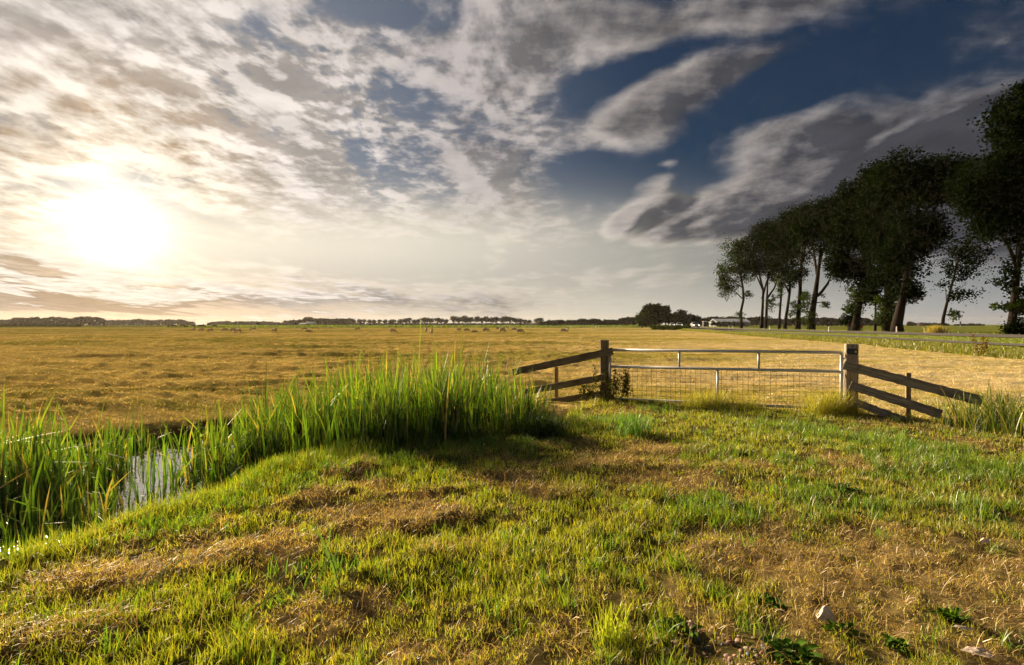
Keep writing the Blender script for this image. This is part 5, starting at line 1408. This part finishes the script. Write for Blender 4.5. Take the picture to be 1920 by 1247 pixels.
CLOUDS = [
    # dark heaps in the left half
    (310, 185, 90, 35, -8, .8), (540, 190, 130, 75, -20, 1.1), (590, 320, 90, 60, -30, .9), (45, 195, 80, 40, -5, .8), (130, 15, 150, 50, -15, .9), (360, 250, 90, 30, -10, .5),
    (470, 290, 110, 30, -25, .5), (540, 400, 160, 30, -12, .4), (80, 90, 110, 40, -30, .5), (30, 270, 70, 35, -10, .5), (860, 300, 90, 55, -25, .7), (330, 330, 60, 22, -8, .35), (190, 250, 120, 40, -20, .3),
    # bright gaps there
    (560, 110, 190, 80, -25, -.30), (700, 30, 210, 70, 0, -.9), (480, 45, 120, 60, -20, -.5), (760, 190, 110, 60, -20, -.5), (660, 290, 80, 40, -30, -.45),
    (250, 420, 300, 130, 0, -.9), (600, 480, 560, 70, -4, -1.1),
    # middle: grey mass and its light trail
    (955, 150, 110, 90, 60, .6), (1020, 60, 260, 120, 25, .8), (1010, 240, 120, 70, 50, .7), (940, 330, 140, 60, -15, .7), (990, 400, 180, 70, -12, .75), (830, 420, 170, 55, -8, .45),
    # upper right band
    (1240, 60, 420, 75, 12, .95), (1500, 10, 300, 55, 14, .75),
    # lens cloud
    (1235, 208, 270, 80, 24, 1.25), (1140, 240, 130, 45, 24, .5), (1380, 130, 160, 45, 15, .5),
    # long cloud fading to the right, a wisp above it
    (1450, 282, 190, 66, 17, 1.05), (1640, 262, 380, 100, 17, 1.5), (1790, 208, 230, 26, 22, .8), (1800, 320, 420, 80, 8, .8),
    # lower dark cloud with bright puffs at its left tip
    (1165, 418, 55, 28, 40, 1.05), (1215, 382, 75, 34, 25, .9), (1218, 345, 60, 20, 12, .95), (1240, 312, 40, 15, 10, .75), (1340, 396, 240, 46, 7, 1.25), (1600, 395, 500, 105, 4, 2.0), (1850, 380, 420, 150, 0, 1.2), (1880, 20, 300, 60, 20, .35), (1760, 450, 460, 90, 0, 1.0),
    # blue gaps
    (1200, 130, 260, 40, 22, -.9), (1450, 170, 260, 60, 22, -.9), (1130, 320, 110, 70, 0, -.5), (1330, 338, 130, 26, 14, -.6), (1620, 110, 300, 70, 18, -.6), (1090, 300, 90, 50, 0, -.3),
    # low banks
    (90, 532, 480, 62, 0, 2.1), (60, 470, 220, 24, -3, .7), (330, 560, 320, 34, 0, 1.0), (620, 548, 420, 30, -2, .9), (860, 570, 420, 32, 0, .7), (60, 515, 90, 15, 0, -1.5), (290, 530, 70, 10, 0, -1.2), (120, 590, 500, 14, 0, -.8), (180, 425, 60, 12, -4, .3), (80, 412, 60, 12, 0, .8), (40, 430, 80, 12, -5, .8),
    (1180, 520, 220, 22, 4, .5), (975, 462, 60, 14, 0, .6), (1000, 520, 200, 16, 3, .4)]
sky()

def haze():
    m, nt, N, L = new_mat('haze_air')
    out = N.new('ShaderNodeOutputMaterial'); v = N.new('ShaderNodeVolumePrincipled')
    v.inputs['Color'].default_value = (.94, .86, .76, 1); v.inputs['Density'].default_value = HAZE_D; v.inputs['Anisotropy'].default_value = .3
    L.new(v.outputs[0], out.inputs['Volume'])
    mb = MB(); mb.box(-2750, 2750, -2750, 2750, -2.2, 34); o = mb.build('haze', m); tag(o, kind='stuff')
HAZE_D = .00007
haze()

# ------------------------------------------------------------------ sun, camera, render settings
sl = bpy.data.lights.new('sun', 'SUN'); sl.energy = 5.0; sl.angle = R(7); sl.color = (1.0, .78, .50)
so = bpy.data.objects.new('sun', sl); col.objects.link(so)
sd = Vector((math.cos(SUN_EL) * math.sin(SUN_AZ), math.cos(SUN_EL) * math.cos(SUN_AZ), math.sin(SUN_EL)))
so.rotation_euler = (-sd).to_track_quat('-Z', 'Y').to_euler(); so.location = (-20, 30, 30)

cam = bpy.data.cameras.new('camera'); co = bpy.data.objects.new('camera', cam); col.objects.link(co)
cam.sensor_width = 36; cam.sensor_fit = 'HORIZONTAL'; cam.lens = 36 * F / 1920; cam.clip_start = .05; cam.clip_end = 9000
co.location = (0, 0, EYE); co.rotation_euler = (math.pi / 2 - PITCH, 0, 0)
scene.camera = co
scene.render.resolution_x = 1024; scene.render.resolution_y = 665
vs = scene.view_settings; scene.display_settings.display_device = 'sRGB'
vs.view_transform = 'Standard'; vs.look = 'None'; vs.exposure = EXPO; vs.gamma = 1; vs.use_curve_mapping = False
cy = scene.cycles
cy.max_bounces = 6; cy.diffuse_bounces = 3; cy.glossy_bounces = 2; cy.transmission_bounces = 4; cy.transparent_max_bounces = 4; cy.volume_bounces = 0
cy.use_adaptive_sampling = True; cy.adaptive_threshold = .025; cy.adaptive_min_samples = 20
cy.caustics_reflective = False; cy.caustics_refractive = False; cy.sample_clamp_indirect = 4
